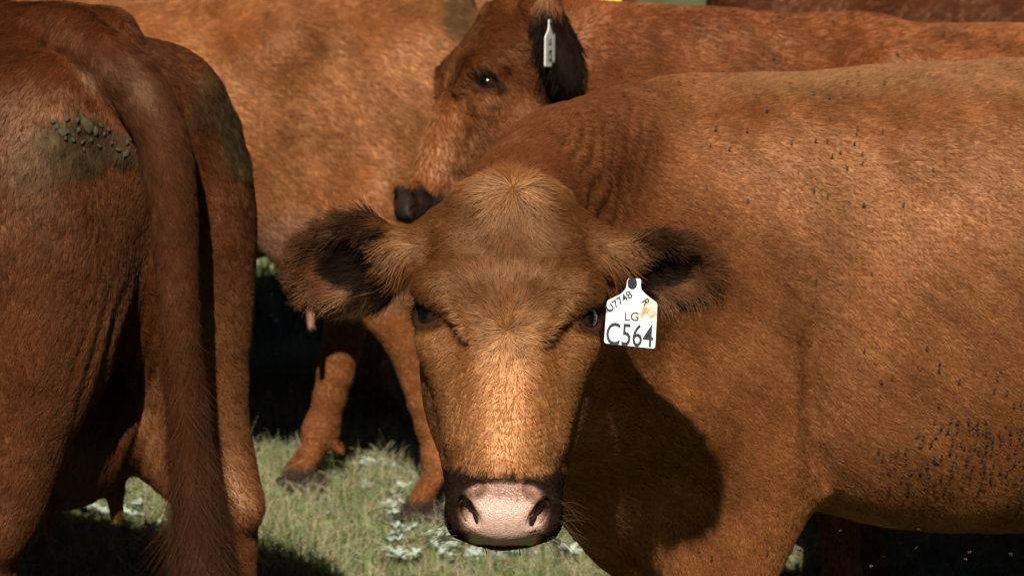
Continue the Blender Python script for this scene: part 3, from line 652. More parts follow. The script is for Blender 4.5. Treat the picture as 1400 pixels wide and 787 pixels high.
def finish_cow(c, name_key, h, label, n_body, radius, length, head_h=None, lift=.32, clump=.01, extra=None, messy=.3, dens=None):
    c.name = name_key
    if head_h:
        V, Q = cow_mesh(c, h, head_h, lambda p, H=c.H: -(np.asarray(p)-H.P(0, -.16, .2))@H.D(0, 1, -.25))
    else: V, Q = cow_mesh(c, h)
    N = vnormals(V, Q)
    if extra is not None: V = extra(c, V, N); N = vnormals(V, Q)
    root = bpy.data.objects.new('cow', None); COL.objects.link(root); base = c.O.copy(); root.location = base
    tag(root, label, 'cow', 'red brown cattle herd')
    c.root = root; c.V, c.Q, c.N = V, Q, N
    me = mesh_np('body', V, Q); C, wet = coat_colour(c, V, N)
    if n_body > 0: C = C*(1-.5*(1-wet))[:, None]          # skin and undercoat darker than the hair, shade between strands painted in
    setcol(me, C.clip(.003, .9), wet)
    o = obj('body', me, M_HIDE, root); o.matrix_parent_inverse = Matrix.Translation(-Vector(base)); c.body = o
    c.bvh = BVHTree.FromPolygons([tuple(v) for v in V.tolist()], Q.tolist())
    if n_body > 0:
        def den(p, n):
            u, v, t = c.H.loc(p); hm = head_mask(c, p); d = 1-.985*pad_mask(u, v, t)*hm
            return d*(1 if dens is None else dens(c, p, n))
        s = grow('coat', V, Q, N, n_body, root, lambda p, n: body_flow(c, p, n), lambda p, n: length(c, p, n), lambda p, n: coat_colour(c, p, n)[0], den, radius, lift, clump, messy, c_tail=tail_mask if name_key == 'tail' else None, lift_fn=lift_front if name_key == 'front' else None, mess_fn=mess_front if name_key == 'front' else None, rad_fn=(lambda p: 1+.7*ear_mask(c.ears[0], p)+.7*ear_mask(c.ears[1], p)) if name_key == 'front' else None, gloss=dict(front=1.15, tail=2.3, udder=.8).get(name_key, 1.0))
        s.matrix_parent_inverse = Matrix.Translation(-Vector(base)); s['label'] = 'short coat of fine brown hair'
    return c
def child(o, c):
    o.parent = c.root; o.matrix_parent_inverse = Matrix.Translation(-Vector(c.O)); return o

# eyes
def eye_mesh():
    nu, nv = 24, 16; V = [(0, 0, 1)]
    for i in range(1, nv):
        th = math.pi*i/nv; V += [(math.sin(th)*math.cos(2*math.pi*j/nu), math.sin(th)*math.sin(2*math.pi*j/nu), math.cos(th)) for j in range(nu)]
    V.append((0, 0, -1)); F = []
    for j in range(nu): F.append((0, 1+j, 1+(j+1) % nu))
    for i in range(nv-2):
        for j in range(nu): F.append((1+i*nu+j, 1+(i+1)*nu+j, 1+(i+1)*nu+(j+1) % nu, 1+i*nu+(j+1) % nu))
    b = 1+(nv-2)*nu
    for j in range(nu): F.append((b+j, len(V)-1, b+(j+1) % nu))
    me = bpy.data.meshes.new('eye'); me.from_pydata(V, [], F); me.polygons.foreach_set('use_smooth', [True]*len(F)); return me
def eye_material():
    m, t, out = mat_new('eyeball'); b = t.nodes.new('ShaderNodeBsdfPrincipled'); t.links.new(b.outputs[0], out.inputs[0])
    tc = t.nodes.new('ShaderNodeTexCoord'); sp = t.nodes.new('ShaderNodeSeparateXYZ'); r = t.nodes.new('ShaderNodeValToRGB')
    t.links.new(tc.outputs['Object'], sp.inputs[0]); t.links.new(sp.outputs['Z'], r.inputs['Fac']); e = r.color_ramp.elements
    e[0].position = .35; e[0].color = (.22, .09, .06, 1); e[1].position = .52; e[1].color = (.02, .01, .006, 1)
    for p_, c_ in ((.46, (.10, .05, .035, 1)), (.86, (.016, .008, .004, 1)), (.93, (.002, .002, .002, 1))):
        x = e.new(p_); x.color = c_
    t.links.new(r.outputs[0], b.inputs['Base Color']); b.inputs['Roughness'].default_value = .14; b.inputs['Specular IOR Level'].default_value = .2
    return m
M_EYE = eye_material(); EYE = eye_mesh(); EYE.materials.append(M_EYE)
def add_eyes(c, lashes=True):
    for g in (-1, 1):
        e = eye_frame(c.H, g); k = c.H.k*.0236
        o = bpy.data.objects.new('eye', EYE); COL.objects.link(o)
        m = Matrix.Identity(4)
        for i, a in enumerate((e[1], e[2], e[3])):
            for j in range(3): m[j][i] = a[j]*k
        for j in range(3): m[j][3] = e[0][j]
        o.matrix_world = m; mw = m.copy(); child(o, c); o.matrix_basis = mw
        if lashes:
            n = 45; a = rng.uniform(-1.1, 1.1, n)*math.pi/2; hk = c.H.k
            p = e[0]+(e[1]*(.0265*np.sin(a))[:, None]+e[2]*(-.019*np.cos(a))[:, None]+e[3]*(.0185-.007*np.sin(a)**2)[:, None])*hk
            d = nrm(e[3]*.9+e[2]*(.10+.35*rng.normal(size=(n, 1)))*.6+e[1]*(.8*np.sin(a)[:, None]+.15*rng.normal(size=(n, 1))))
            L = rng.uniform(.012, .024, n)[:, None]*hk; P = np.stack([p, p+d*L*.5+e[2]*L*.06, p+d*L], 1)
            child(strands('eyelashes', P, None, M_HAIR, np.tile((.012, .008, .006), (n, 1)), np.tile((.00045, .0003, .0001), (n, 1))), c)

# ear tags
M_TAGW = None
def plate(name, pts, th, mat, R3, origin, flat=True):
    """extruded polygon; pts in metres (x across, y up) in frame R3 (columns x, y, z) at origin"""
    n = len(pts); V = [(x, y, 0) for x, y in pts]+[(x*.985, y*.985, th) for x, y in pts]
    F = [tuple(range(n, 2*n)), tuple(range(n-1, -1, -1))]+[(i, (i+1) % n, n+(i+1) % n, n+i) for i in range(n)]
    me = bpy.data.meshes.new(name); me.from_pydata(V, [], F); me.materials.append(mat)
    o = bpy.data.objects.new(name, me); COL.objects.link(o)
    o.matrix_world = frame(R3, origin); return o
def frame(ax, o):
    m = Matrix.Identity(4)
    for i in range(3):
        for j in range(3): m[j][i] = float(ax[i][j])
    for j in range(3): m[j][3] = float(o[j])
    return m
def rounded(pts, r, seg=5):
    out = []; n = len(pts)
    for i in range(n):
        p, a, b = np.array(pts[i]), np.array(pts[i-1]), np.array(pts[(i+1) % n]); ua, ub = unit(a-p), unit(b-p)
        d = min(r, .45*np.linalg.norm(a-p), .45*np.linalg.norm(b-p)); p0, p1 = p+ua*d, p+ub*d
        for q in np.linspace(0, 1, seg): out.append(tuple((1-q)**2*p0+2*q*(1-q)*p+q*q*p1))
    return out
def text_mesh(s, size, xs, mat, parent, loc, rot, name='lettering', bold=.0):
    cu = bpy.data.curves.new('t', 'FONT'); cu.body = s; cu.size = size; cu.align_x = 'CENTER'; cu.align_y = 'CENTER'; cu.extrude = .00025; cu.offset = bold
    t = bpy.data.objects.new('t', cu); COL.objects.link(t); dg = bpy.context.evaluated_depsgraph_get()
    me = bpy.data.meshes.new_from_object(t.evaluated_get(dg)); bpy.data.objects.remove(t)
    me.materials.append(mat); o = bpy.data.objects.new(name, me); COL.objects.link(o); o.parent = parent
    o.location = loc; o.rotation_euler = (0, 0, rot); o.scale = (xs, 1, 1); return o
TAG_OUT = [(-7, 45), (12, 45), (12, 31), (19, 24), (36, 12), (35, -51), (-36, -46), (-34, 13), (-15, 23), (-8, 31)]

# ------------------------------------------------------------------ ground
def ground_material():
    m, t, out = mat_new('pasture_soil'); b = t.nodes.new('ShaderNodeBsdfPrincipled'); t.links.new(b.outputs[0], out.inputs[0])
    tc = t.nodes.new('ShaderNodeTexCoord'); n = t.nodes.new('ShaderNodeTexNoise'); n.inputs['Scale'].default_value = 1.6; n.inputs['Detail'].default_value = 9; n.inputs['Roughness'].default_value = .7
    r = t.nodes.new('ShaderNodeValToRGB'); e = r.color_ramp.elements
    e[0].position = .36; e[0].color = (.045, .060, .018, 1); e[1].position = .68; e[1].color = (.17, .135, .065, 1); x = e.new(.52); x.color = (.09, .10, .035, 1)
    t.links.new(tc.outputs['Object'], n.inputs['Vector']); t.links.new(n.outputs['Fac'], r.inputs['Fac']); t.links.new(r.outputs[0], b.inputs['Base Color'])
    b.inputs['Roughness'].default_value = .95; b.inputs['Specular IOR Level'].default_value = .1
    n2 = t.nodes.new('ShaderNodeTexNoise'); n2.inputs['Scale'].default_value = 60; n2.inputs['Detail'].default_value = 8
    bp = t.nodes.new('ShaderNodeBump'); bp.inputs['Strength'].default_value = .8; bp.inputs['Distance'].default_value = .02
    t.links.new(tc.outputs['Object'], n2.inputs['Vector']); t.links.new(n2.outputs['Fac'], bp.inputs['Height']); t.links.new(bp.outputs[0], b.inputs['Normal'])
    return m
gx = np.concatenate([np.linspace(-400, -8, 12), np.linspace(-7, 7, 57), np.linspace(8, 400, 12)]); gy = np.concatenate([np.linspace(-60, 0, 6), np.linspace(1, 16, 61), np.linspace(18, 900, 30)])
GX, GY = np.meshgrid(gx, gy, indexing='ij'); GP = np.stack([GX.ravel(), GY.ravel(), np.zeros(GX.size)], 1)
GP[:, 2] = .010*noise(GP, .7)-.012
ni, nj = len(gx), len(gy); II, JJ = np.meshgrid(np.arange(ni-1), np.arange(nj-1), indexing='ij'); b0 = (II*nj+JJ).ravel()
go = obj('ground', mesh_np('ground', GP, np.stack([b0, b0+nj, b0+nj+1, b0+1], 1)), ground_material()); tag(go, 'grassy pasture ground under the cattle', None, None, 'structure')

# ------------------------------------------------------------------ the herd
QUICK = bool(os.environ.get('QUICK'))
NS = .25 if QUICK else 1.0
if os.environ.get('NOHAIR'): NS = 0

def neck_folds(c, V, N):
    """loose skin: vertical folds on the neck, faint ones behind the elbow, ribs and uneven flesh"""
    V = V.copy(); x, y, d = pix(V); hm = head_mask(c, V)
    lx, ly, lz = c.loc(V); w = 6*noise(V, 3.5)
    ph = (x+.22*(y-220)+w*2.2)/17.5*2*math.pi
    m = sstep(735, 775, x+.1*(y-200))*sstep(905, 820, x+.15*(y-200))*sstep(120, 170, y)*sstep(430, 280, y)*(1-hm)*(ly > -.1)
    V += N*(m*.0032*np.sin(ph+1.1*noise(V, 6, 2)+.4*noise(V, 14, 1))*np.maximum(.1, .6+.8*noise(V, 5, 3)))[:, None]
    ph = (x-.25*(y-500)+w)/13*2*math.pi
    m = np.exp(-((x-1118)/26)**2-((y-520)/70)**2)*(ly > 0); V += N*(m*.0018*np.sin(ph))[:, None]
    ph = (y+.8*(x-1080)+w)/12*2*math.pi
    m = np.exp(-((x-1090)/26)**2-((y-640)/45)**2)*(ly > 0); V += N*(m*.0014*np.sin(ph))[:, None]
    V += N*((.006*noise(V, 3)+.004*noise(V, 7, 1)+.0012*noise(V, 20, 2))*(1-hm))[:, None]
    u, v, t = c.H.loc(V); V += N*(hm*.0011*noise(V, 22, 2)*sstep(.0, .1, t)*sstep(.42, .38, t))[:, None]
    return V
def flesh(c, V, N):
    hm = head_mask(c, V); return V+N*((.006*noise(V, 2.6)+.003*noise(V, 7, 1))*(1-hm))[:, None]
def tail_flesh(c, V, N):
    V = flesh(c, V, N); x, y, d = pix(V)
    V += N*(.004*np.exp(-((x-160)/50)**2-((y-520)/110)**2)*np.sin((x*.8+y*.25)/15*6.28+2*noise(V, 6)))[:, None]
    m = dung_mask(V)*(1-tail_mask(V)); V += N*(m*(.0015+.0030*np.maximum(noise(V, 55, 1), 0)))[:, None]
    return V

def lift_front(p):
    c = front_cow; u, v, t = c.H.loc(p); hm = head_mask(c, p); y = 252+t/.505*493
    L = 1+hm*(1.5*np.exp(-((u-.004)/.05)**2-((y-285)/50)**2)+.8*np.exp(-(u/.07)**2-((y-465)/45)**2))
    for ear in c.ears: L = L+.7*ear_mask(ear, p)
    return L
def mess_front(p):
    c = front_cow; u, v, t = c.H.loc(p); hm = head_mask(c, p); y = 252+t/.505*493
    L = 1+hm*(2.3*np.exp(-((u-.004)/.06)**2-((y-295)/55)**2)+1.2*np.exp(-(u/.08)**2-((y-475)/45)**2)+.4)
    for ear in c.ears: L = L+1.8*ear_mask(ear, p)
    return L
def len_front(c, p, n):
    H = c.H; u, v, t = H.loc(p); hm = head_mask(c, p); y = 252+t/.505*493
    L = np.full(len(p), .0090)*(1-hm)+hm*(.0065+.004*sstep(480, 420, y))
    L = L+hm*.032*np.exp(-((u-.004)/.055)**2-((y-290)/55)**2)+hm*.006*np.exp(-(u/.07)**2-((y-470)/50)**2)
    L = L*(1-.55*hm*sstep(640, 670, y))
    for g, ear in zip((-1, 1), c.ears):
        m = ear_mask(ear, p); a, b, nn = ear_coords(ear, p); inner = sstep(0, .4, n@ear['nr']); rim = sstep(.75, 1., a*a+b*b)
        L = L*(1-m)+m*(.011+.026*inner+.016*rim)
    for g in (-1, 1):
        e = eye_frame(H, g); q = np.linalg.norm((p-e[0]), axis=1)/H.k; L = L*(.3+.7*sstep(.024, .036, q))
    return L
def dens_front(c, p, n):
    hm = head_mask(c, p); d = 1+.9*hm
    u, v, t = c.H.loc(p)
    for ear in c.ears: d = d+2.2*ear_mask(ear, p)
    for g in (-1, 1):
        e = eye_frame(c.H, g); q = np.linalg.norm((p-e[0]), axis=1)/c.H.k; d = d*sstep(.030, .036, q)
        d = d*(1-.99*sstep(.017, .013, np.linalg.norm(p-c.H.P(g*.045, .055, fy(706)), axis=1)/c.H.k))
    return d
front_cow = build_front_cow()
front = finish_cow(front_cow, 'front', .007, 'tan red cow with head lowered facing the camera, white tag C564 in its ear', int(640000*NS), .00027, len_front, .0032, .17, .009, neck_folds, .12, dens_front)
add_eyes(front)

tailc = build_tail_cow()
tailc.add(Tube([(at(*a[:3]), a[3]) for a in TAIL], 16, True), .018)
def len_tail(c, p, n):
    tm = tail_mask(p); z = p[:, 2]; L = .0145+.008*dung_mask(p)
    return L*(1-tm)+tm*(.034+.12*sstep(1.0, .62, z)+.10*sstep(.7, .45, z))
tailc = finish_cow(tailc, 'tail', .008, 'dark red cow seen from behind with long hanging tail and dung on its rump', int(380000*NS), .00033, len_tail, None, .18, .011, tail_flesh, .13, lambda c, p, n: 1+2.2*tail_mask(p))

udderc = finish_cow(build_udder_cow(), 'udder', .010, 'orange brown cow with udder showing, side on behind the tail of the rear view cow', int(150000*NS), .00052, lambda c, p, n: .008+.010*sstep(.5, .8, p[:, 2]), None, .18, .016, flesh, .07)
prof = finish_cow(build_profile_cow(), 'profile', .008, 'red cow in profile with dark ear and narrow white tag, behind the tagged cow', int(120000*NS), .0006, lambda c, p, n: .016+0*p[:, 0]+.02*ear_mask(c.ears[1], p), .0042, .24, .016, flesh, .12)
add_eyes(prof)
farc = finish_cow(build_far_cow(), 'far', .016, 'dark red cow mostly cut off by the top edge beyond the profile cow', int(25000*NS), .0014, lambda c, p, n: np.full(len(p), .02), None, .22, .02, flesh, .12)
yel = finish_cow(build_yellow_tag_cow(), 'yellow', .014, 'pale brown far cow with a yellow ear tag, mostly hidden behind the profile cow', int(40000*NS), .0014, lambda c, p, n: np.full(len(p), .02), None, .22, .02, flesh, .12)

shad = finish_cow(build_shaded_cow(), 'far', .018, 'dark cow added to shade the grass, glimpsed between the legs of the orange brown cow', 0, .001, None, None, extra=flesh)  # extra cow added so its shadow covers the sunlit grass behind the legs

# ------------------------------------------------------------------ ear tags
M_TAG = principled('tag_plastic_white', (.80, .78, .72), .45, .4, 28, (.74, .68, .57))
M_TAGY = principled('tag_plastic_yellow', (.85, .62, .03), .45, .4, 20, (.75, .5, .02))
M_INK = principled('tag_ink', (.02, .025, .03), .5, .3)
M_STUD = principled('tag_stud', (.015, .013, .012), .5, .3)
def dirty_tag():
    m, t, out = mat_new('tag_plastic_dirty'); b = t.nodes.new('ShaderNodeBsdfPrincipled'); t.links.new(b.outputs[0], out.inputs[0])
    tc = t.nodes.new('ShaderNodeTexCoord'); n = t.nodes.new('ShaderNodeTexNoise'); n.inputs['Scale'].default_value = 45; n.inputs['Detail'].default_value = 9; n.inputs['Roughness'].default_value = .75
    mp = t.nodes.new('ShaderNodeMapping'); mp.inputs['Location'].default_value = (-.5, -.1, 0); mp.inputs['Scale'].default_value = (24, 24, 24)
    g = t.nodes.new('ShaderNodeTexGradient'); g.gradient_type = 'SPHERICAL'
    mu = t.nodes.new('ShaderNodeMath'); mu.operation = 'MULTIPLY_ADD'; mu.inputs[1].default_value = .55
    r = t.nodes.new('ShaderNodeValToRGB'); e = r.color_ramp.elements
    e[0].position = .74; e[0].color = (.82, .82, .79, 1); e[1].position = 1.0; e[1].color = (.42, .25, .13, 1); x = e.new(.92); x.color = (.70, .60, .46, 1)
    t.links.new(tc.outputs['Object'], n.inputs['Vector']); t.links.new(tc.outputs['Object'], mp.inputs['Vector']); t.links.new(mp.outputs[0], g.inputs[0])
    t.links.new(g.outputs['Fac'], mu.inputs[0]); t.links.new(n.outputs['Fac'], mu.inputs[2]); t.links.new(mu.outputs[0], r.inputs[0]); t.links.new(r.outputs[0], b.inputs['Base Color'])
    b.inputs['Roughness'].default_value = .4
    return m
def ear_tag(c, origin, ax, scale, mat, texts, label):
    k = scale/985.; pts = rounded([(x*k, y*k) for x, y in TAG_OUT], 4*k)
    e = plate('ear_tag', pts, .0018, mat, ax, origin); tag(e, label, 'ear tag', 'ear tags')
    for s, size, xs, x, y, rot, bold in texts: text_mesh(s, size*k, xs, M_INK, e, (x*k, y*k, .0020), rot, bold=bold*k)
    n = 14; st = [(math.cos(2*math.pi*i/n)*6.5*k, math.sin(2*math.pi*i/n)*6.5*k+40*k) for i in range(n)]
    p = plate('stud', st, .006, M_STUD, ((1, 0, 0), (0, 1, 0), (0, 0, 1)), (0, 0, .0012)); p.parent = e
    return e
cx = np.array((math.cos(.04), math.sin(.04)*.3, .0)); cx = unit((1, -.06, -.03)); cz = unit(np.cross(cx, (0, .12, 1.))); cz = cz if cz[1] < 0 else -cz; cy = np.cross(cz, cx)
TXT = [('U7748', 15, 1.0, -17, 12, R(36), .25), ('R', 15, .9, 19, 13, R(-55), .25), ('LG', 17, 1.0, 1, -8, 0, .15), ('C564', 43, .70, -1, -34.5, R(-1.5), .35)]
ear_tag(front, at(863, 425, 4.025), (cx, cy, cz), 1.0, dirty_tag(), TXT, 'white plastic ear tag lettered U7748 R LG C564 hanging from the ear')
dx = unit((.28, .96, 0)); dz = unit(np.cross(dx, (0, 0, 1))); dy = np.cross(dz, dx)
ear_tag(prof, at(751, 58, 5.86), (dx, dy, dz), 1.0, M_TAG, [('C5', 30, .7, 0, -28, 0, 1), ('LG', 17, 1, 0, 0, 0, .2)], 'narrow looking white ear tag turned edge on in the dark ear')
yx, yz = unit((1, .1, 0)), np.array((.1, -1., 0)); yz = unit(yz); yy = np.cross(yz, yx)
ear_tag(yel, at(832, -19, 8.15), (yx, yy, yz), 1.0, M_TAGY, [], 'yellow ear tag at the top edge above the profile cow')

# ------------------------------------------------------------------ dung, whiskers, stems
def blob_mesh(name, seed, flat=.22):
    r_ = random.Random(seed); V = []; F = []; nu, nv = 8, 5
    for i in range(nv+1):
        th = math.pi*i/nv
        for j in range(nu):
            a = 2*math.pi*j/nu; q = 1+.4*r_.uniform(-1, 1)
            V.append((math.sin(th)*math.cos(a)*q, math.sin(th)*math.sin(a)*q*.8, math.cos(th)*flat*q))
    for i in range(nv):
        for j in range(nu): F.append((i*nu+j, (i+1)*nu+j, (i+1)*nu+(j+1) % nu, i*nu+(j+1) % nu))
    me = bpy.data.meshes.new(name); me.from_pydata(V, [], F); me.polygons.foreach_set('use_smooth', [True]*len(F)); return me
M_DUNG = principled('dried_dung', (.060, .046, .024), .9, .1, 90, (.105, .084, .048), .6, 220)
CL = [blob_mesh('dung_clod', i) for i in range(4)]
for m in CL: m.materials.append(M_DUNG)
def on(c, px, py):
    d = at(px, py, 5)-CAM; h = c.bvh.ray_cast(Vector(CAM), Vector(d).normalized()); return h[0], h[1]
clods = [(117, 172, 9), (105, 178, 6), (91, 164, 5.5), (104, 165, 5), (84, 182, 6), (78, 174, 4.5), (92, 180, 4.5), (128, 180, 5), (135, 172, 4.5), (146, 177, 6), (140, 184, 4), (122, 192, 5), (110, 195, 4), (98, 192, 4.5), (172, 196, 4.5), (170, 210, 5), (160, 205, 4), (150, 196, 4), (184, 205, 4), (133, 200, 4), (87, 190, 3.5), (72, 168, 3.5), (112, 205, 3.5), (178, 190, 3.5)]
for i, (x, y, s) in enumerate(clods):
    p, n = on(tailc, x, y)
    if p is None: continue
    o = bpy.data.objects.new('dung_clod', CL[i % 4]); COL.objects.link(o)
    q = n.to_track_quat('Z', 'Y').to_matrix().to_4x4(); o.matrix_world = Matrix.Identity(4); m = Matrix.Translation(p+n*.006) @ q @ Matrix.Rotation(random.uniform(0, 6), 4, 'Z') @ Matrix.Diagonal((s/800*random.uniform(.7, 1.3), s/800*random.uniform(.6, 1.0), s/800, 1))
    child(o, tailc); o.matrix_basis = m
# whiskers on the lips
n = 60; H = front.H; g = rng.choice((-1, 1), n); yy_ = rng.uniform(680, 745, n)
P0 = np.array([H.P(g[i]*rng.uniform(.055, .076), rng.uniform(.02, .05), fy(yy_[i])) for i in range(n)])
D0 = nrm(np.array([H.U*g[i]*1.0+H.V*.35+H.W*rng.uniform(-.1, .8) for i in range(n)])+.25*rng.normal(size=(n, 3)))
LL = rng.uniform(.02, .055, (n, 1)); PW = np.stack([P0, P0+D0*LL*.5, P0+D0*LL+H.W*LL*.25], 1)
child(strands('whiskers', PW, None, M_HAIR, np.tile((.05, .03, .02), (n, 1)), np.tile((.0004, .0003, .0001), (n, 1))), front)
M_STEM = principled('dry_stem', (.22, .20, .09), .8, .2, 60, (.12, .13, .05))
def tube(name, pts, r0, r1, mat, seg=6):
    pts = np.array(pts, float); V = []; F = []
    for i, p in enumerate(pts):
        d = unit(pts[min(i+1, len(pts)-1)]-pts[max(i-1, 0)]); a = unit(np.cross(d, (.3, .9, .1))); b = np.cross(d, a); r = r0+(r1-r0)*i/(len(pts)-1)
        V += [tuple(p+r*(a*math.cos(2*math.pi*j/seg)+b*math.sin(2*math.pi*j/seg))) for j in range(seg)]
    for i in range(len(pts)-1):
        for j in range(seg): F.append((i*seg+j, i*seg+(j+1) % seg, (i+1)*seg+(j+1) % seg, (i+1)*seg+j))
    F += [tuple(range(seg-1, -1, -1)), tuple(len(V)-seg+j for j in range(seg))]
    me = bpy.data.meshes.new(name); me.from_pydata(V, [], F); me.polygons.foreach_set('use_smooth', [True]*len(F)); return obj(name, me, mat)
tag(tube('grass_stem', [at(662, 738, 3.93), at(665, 755, 3.92), at(669, 772, 3.91), at(676, 792, 3.90)], .0008, .0004, M_STEM), 'thin grass stem hanging from the chin, the one on the left', 'grass stem', 'grass stems hanging from the mouth')
tag(tube('grass_stem', [at(709, 740, 3.93), at(711, 756, 3.92), at(714, 775, 3.91), at(716, 798, 3.90)], .0009, .0005, M_STEM), 'thin grass stem hanging from the chin, the one on the right', 'grass stem', 'grass stems hanging from the mouth')

# ------------------------------------------------------------------ flies
M_FLY = principled('fly_body', (.016, .010, .007), .8, .03); M_WING = principled('fly_wing', (.075, .05, .036), .7, .04)
def fly_mesh():
    V = []; F = []; mi = []
    def ball(c, r, nu=8, nv=5):
        b = len(V)
        for i in range(nv+1):
            th = math.pi*i/nv
            for j in range(nu): V.append((c[0]+r[0]*math.cos(th), c[1]+r[1]*math.sin(th)*math.cos(2*math.pi*j/nu), c[2]+r[2]*math.sin(th)*math.sin(2*math.pi*j/nu)))
        for i in range(nv):
            for j in range(nu): F.append((b+i*nu+j, b+i*nu+(j+1) % nu, b+(i+1)*nu+(j+1) % nu, b+(i+1)*nu+j)); mi.append(0)
    ball((-.0014, 0, .0015), (.0024, .0010, .0009)); ball((.0012, 0, .0016), (.0013, .0010, .0010)); ball((.0028, 0, .0016), (.0007, .0009, .0008), 6, 4)
    for g in (-1, 1):
        b = len(V); V += [(.001, g*.0006, .0027), (-.001, g*.0024, .0028), (-.0040, g*.0026, .0022), (-.0043, g*.0014, .0022), (-.002, g*.0006, .0026)]
        F.append(tuple(range(b, b+5)) if g > 0 else tuple(range(b+4, b-1, -1))); mi.append(1)
        for x in (.0018, .0006, -.0006):
            b = len(V); V += [(x, g*.0008, .0014), (x+.0003, g*.0008, .0014), (x*1.7, g*.0024, .0017), (x*2.2, g*.0032, 0)]; F += [(b, b+1, b+2), (b+1, b+3, b+2)]; mi += [0, 0]
    me = bpy.data.meshes.new('fly'); me.from_pydata(V, [], F); me.materials.append(M_FLY); me.materials.append(M_WING)
    me.polygons.foreach_set('material_index', mi); me.polygons.foreach_set('use_smooth', [True]*len(F)); return me
FLY = fly_mesh()
def fly(c, px, py, label, cat_group, size=1.0, off=.0065):
    p, n = on(c, px, py)
    if p is None: return
    o = bpy.data.objects.new('fly', FLY); COL.objects.link(o)
    up = n.to_track_quat('Z', 'Y').to_matrix().to_4x4()
    o.matrix_world = Matrix.Translation(p+n*off) @ up @ Matrix.Rotation(random.uniform(0, 6.28) if random.random() < .35 else random.gauss(1.57, .4), 4, 'Z') @ Matrix.Scale(size*random.uniform(.55, .95), 4)
    tag(o, label, 'fly', cat_group)
up7 = [(157,242),(252,233),(290,228),(321,244),(370,205),(380,210),(418,244),(483,195),(493,203),(551,237),(556,260),(594,192),(612,260),(655,270),(706,230),(734,205),(735,235),(735,265),(806,232),(490,306),(353,315),(352,353),(257,337),(388,404),(336,396),(184,409),(424,438),(437,355),(321,509),(434,542),(342,618),(555,388),(619,380),(649,384),(655,324),(663,422),(684,412),(702,453),(615,511),(653,525),(728,365),(731,352),(723,390),(745,417),(746,440),(801,357),(856,550),(751,553),(935,459),(771,732),(620,753),(997,176),(472,268),(462,268),(630,184)]
for x, y in up7: fly(front, 800+x*600/1180, y*600/1180, 'tiny dark fly sitting on the upper side or shoulder of the tagged cow', 'flies on the shoulder and back of the tagged cow', 1.0)
low8 = [(730,135),(735,30),(880,155),(1052,148),(1088,190),(1085,207),(925,240),(955,230),(1022,225),(1143,240),(1214,218),(1256,212),(1246,232),(1237,267),(1272,272),(920,283),(1040,283)]
k = 0; pts = list(low8)
while len(pts) < 225:
    x, y = random.uniform(905, 1322), random.gauss(462, 82)
    if y < 285 or y > 610: continue
    if random.random() > np.interp(x, (905, 1000, 1150, 1322), (.04, .30, .65, 1.0)): continue
    if y < 340 and random.random() < .5: continue
    pts.append((x, y))
for x, y in pts: fly(front, 750+x*650/1322, 400+y*650/1322, 'tiny black fly in the swarm low on the ribs of the tagged cow', 'flies swarming low on the ribs of the tagged cow', 1.0)
for x, y in [(355,475),(577,560),(633,604),(417,706),(453,728),(603,713),(648,728)]: fly(front, 750+x*650/1322, 400+y*650/1322, 'tiny black fly on the upper foreleg of the tagged cow', 'flies on the foreleg of the tagged cow')
for x, y in [(1092,76),(1070,70),(1020,104),(1110,132),(1155,125),(1130,138),(840,150),(667,66),(508,160),(963,104),(1020,50)]: fly(prof, 800+x*600/1180, y*600/1180, 'tiny fly on the back of the profile cow above the tagged cow', 'flies on the back of the profile cow', 1.2)
for x, y in [(810,665),(895,760),(932,735),(1025,660),(1023,712),(1172,722),(1161,742),(1229,612),(1285,730)]:
    o = bpy.data.objects.new('fly', FLY); COL.objects.link(o); o.location = at(750+x*650/1322, 400+y*650/1322, random.uniform(4.4, 4.6)); o.rotation_euler = (random.uniform(-.6, .6), random.uniform(-.6, .6), random.uniform(0, 6))
    tag(o, 'tiny fly in mid air below the belly of the tagged cow', 'fly', 'flies in the air below the belly')

# ------------------------------------------------------------------ grass and low plants
def blades(name, n, xr, yr, hr, cols, rad, bendy=.5, label=None, cover=None):
    p = np.stack([rng.uniform(*xr, n), rng.uniform(*yr, n), np.zeros(n)], 1)
    keep = noise(p, 1.6)+.7*noise(p, 5, 1) > rng.uniform(-1.6, .9, n) if cover is None else cover(p)
    p = p[keep]; n = len(p); p[:, 2] = -.012
    hgt = rng.uniform(*hr, n)*np.maximum(.25, 1+.55*noise(p, 2.5, 2)+.3*noise(p, 7, 1)); a = rng.uniform(0, 6.283, n); d = np.stack([np.cos(a), np.sin(a), 0*a], 1)
    lean = (rng.random(n)**1.3*bendy*1.4)[:, None]
    P = np.stack([p+d*hgt[:, None]*lean*s**2*1.0+np.array((0, 0, 1))*(hgt*(s-.35*lean[:, 0]*s*s))[:, None] for s in (0, .35, .7, 1)], 1)
    C = np.array(cols)[rng.integers(0, len(cols), n)]*rng.uniform(.6, 1.35, (n, 1))
    o = strands(name, P, None, M_GRASS, C, np.linspace(1, .2, 4)[None]*rad*rng.uniform(.6, 1.4, (n, 1)))
    return tag(o, label, 'grass', None, 'stuff')
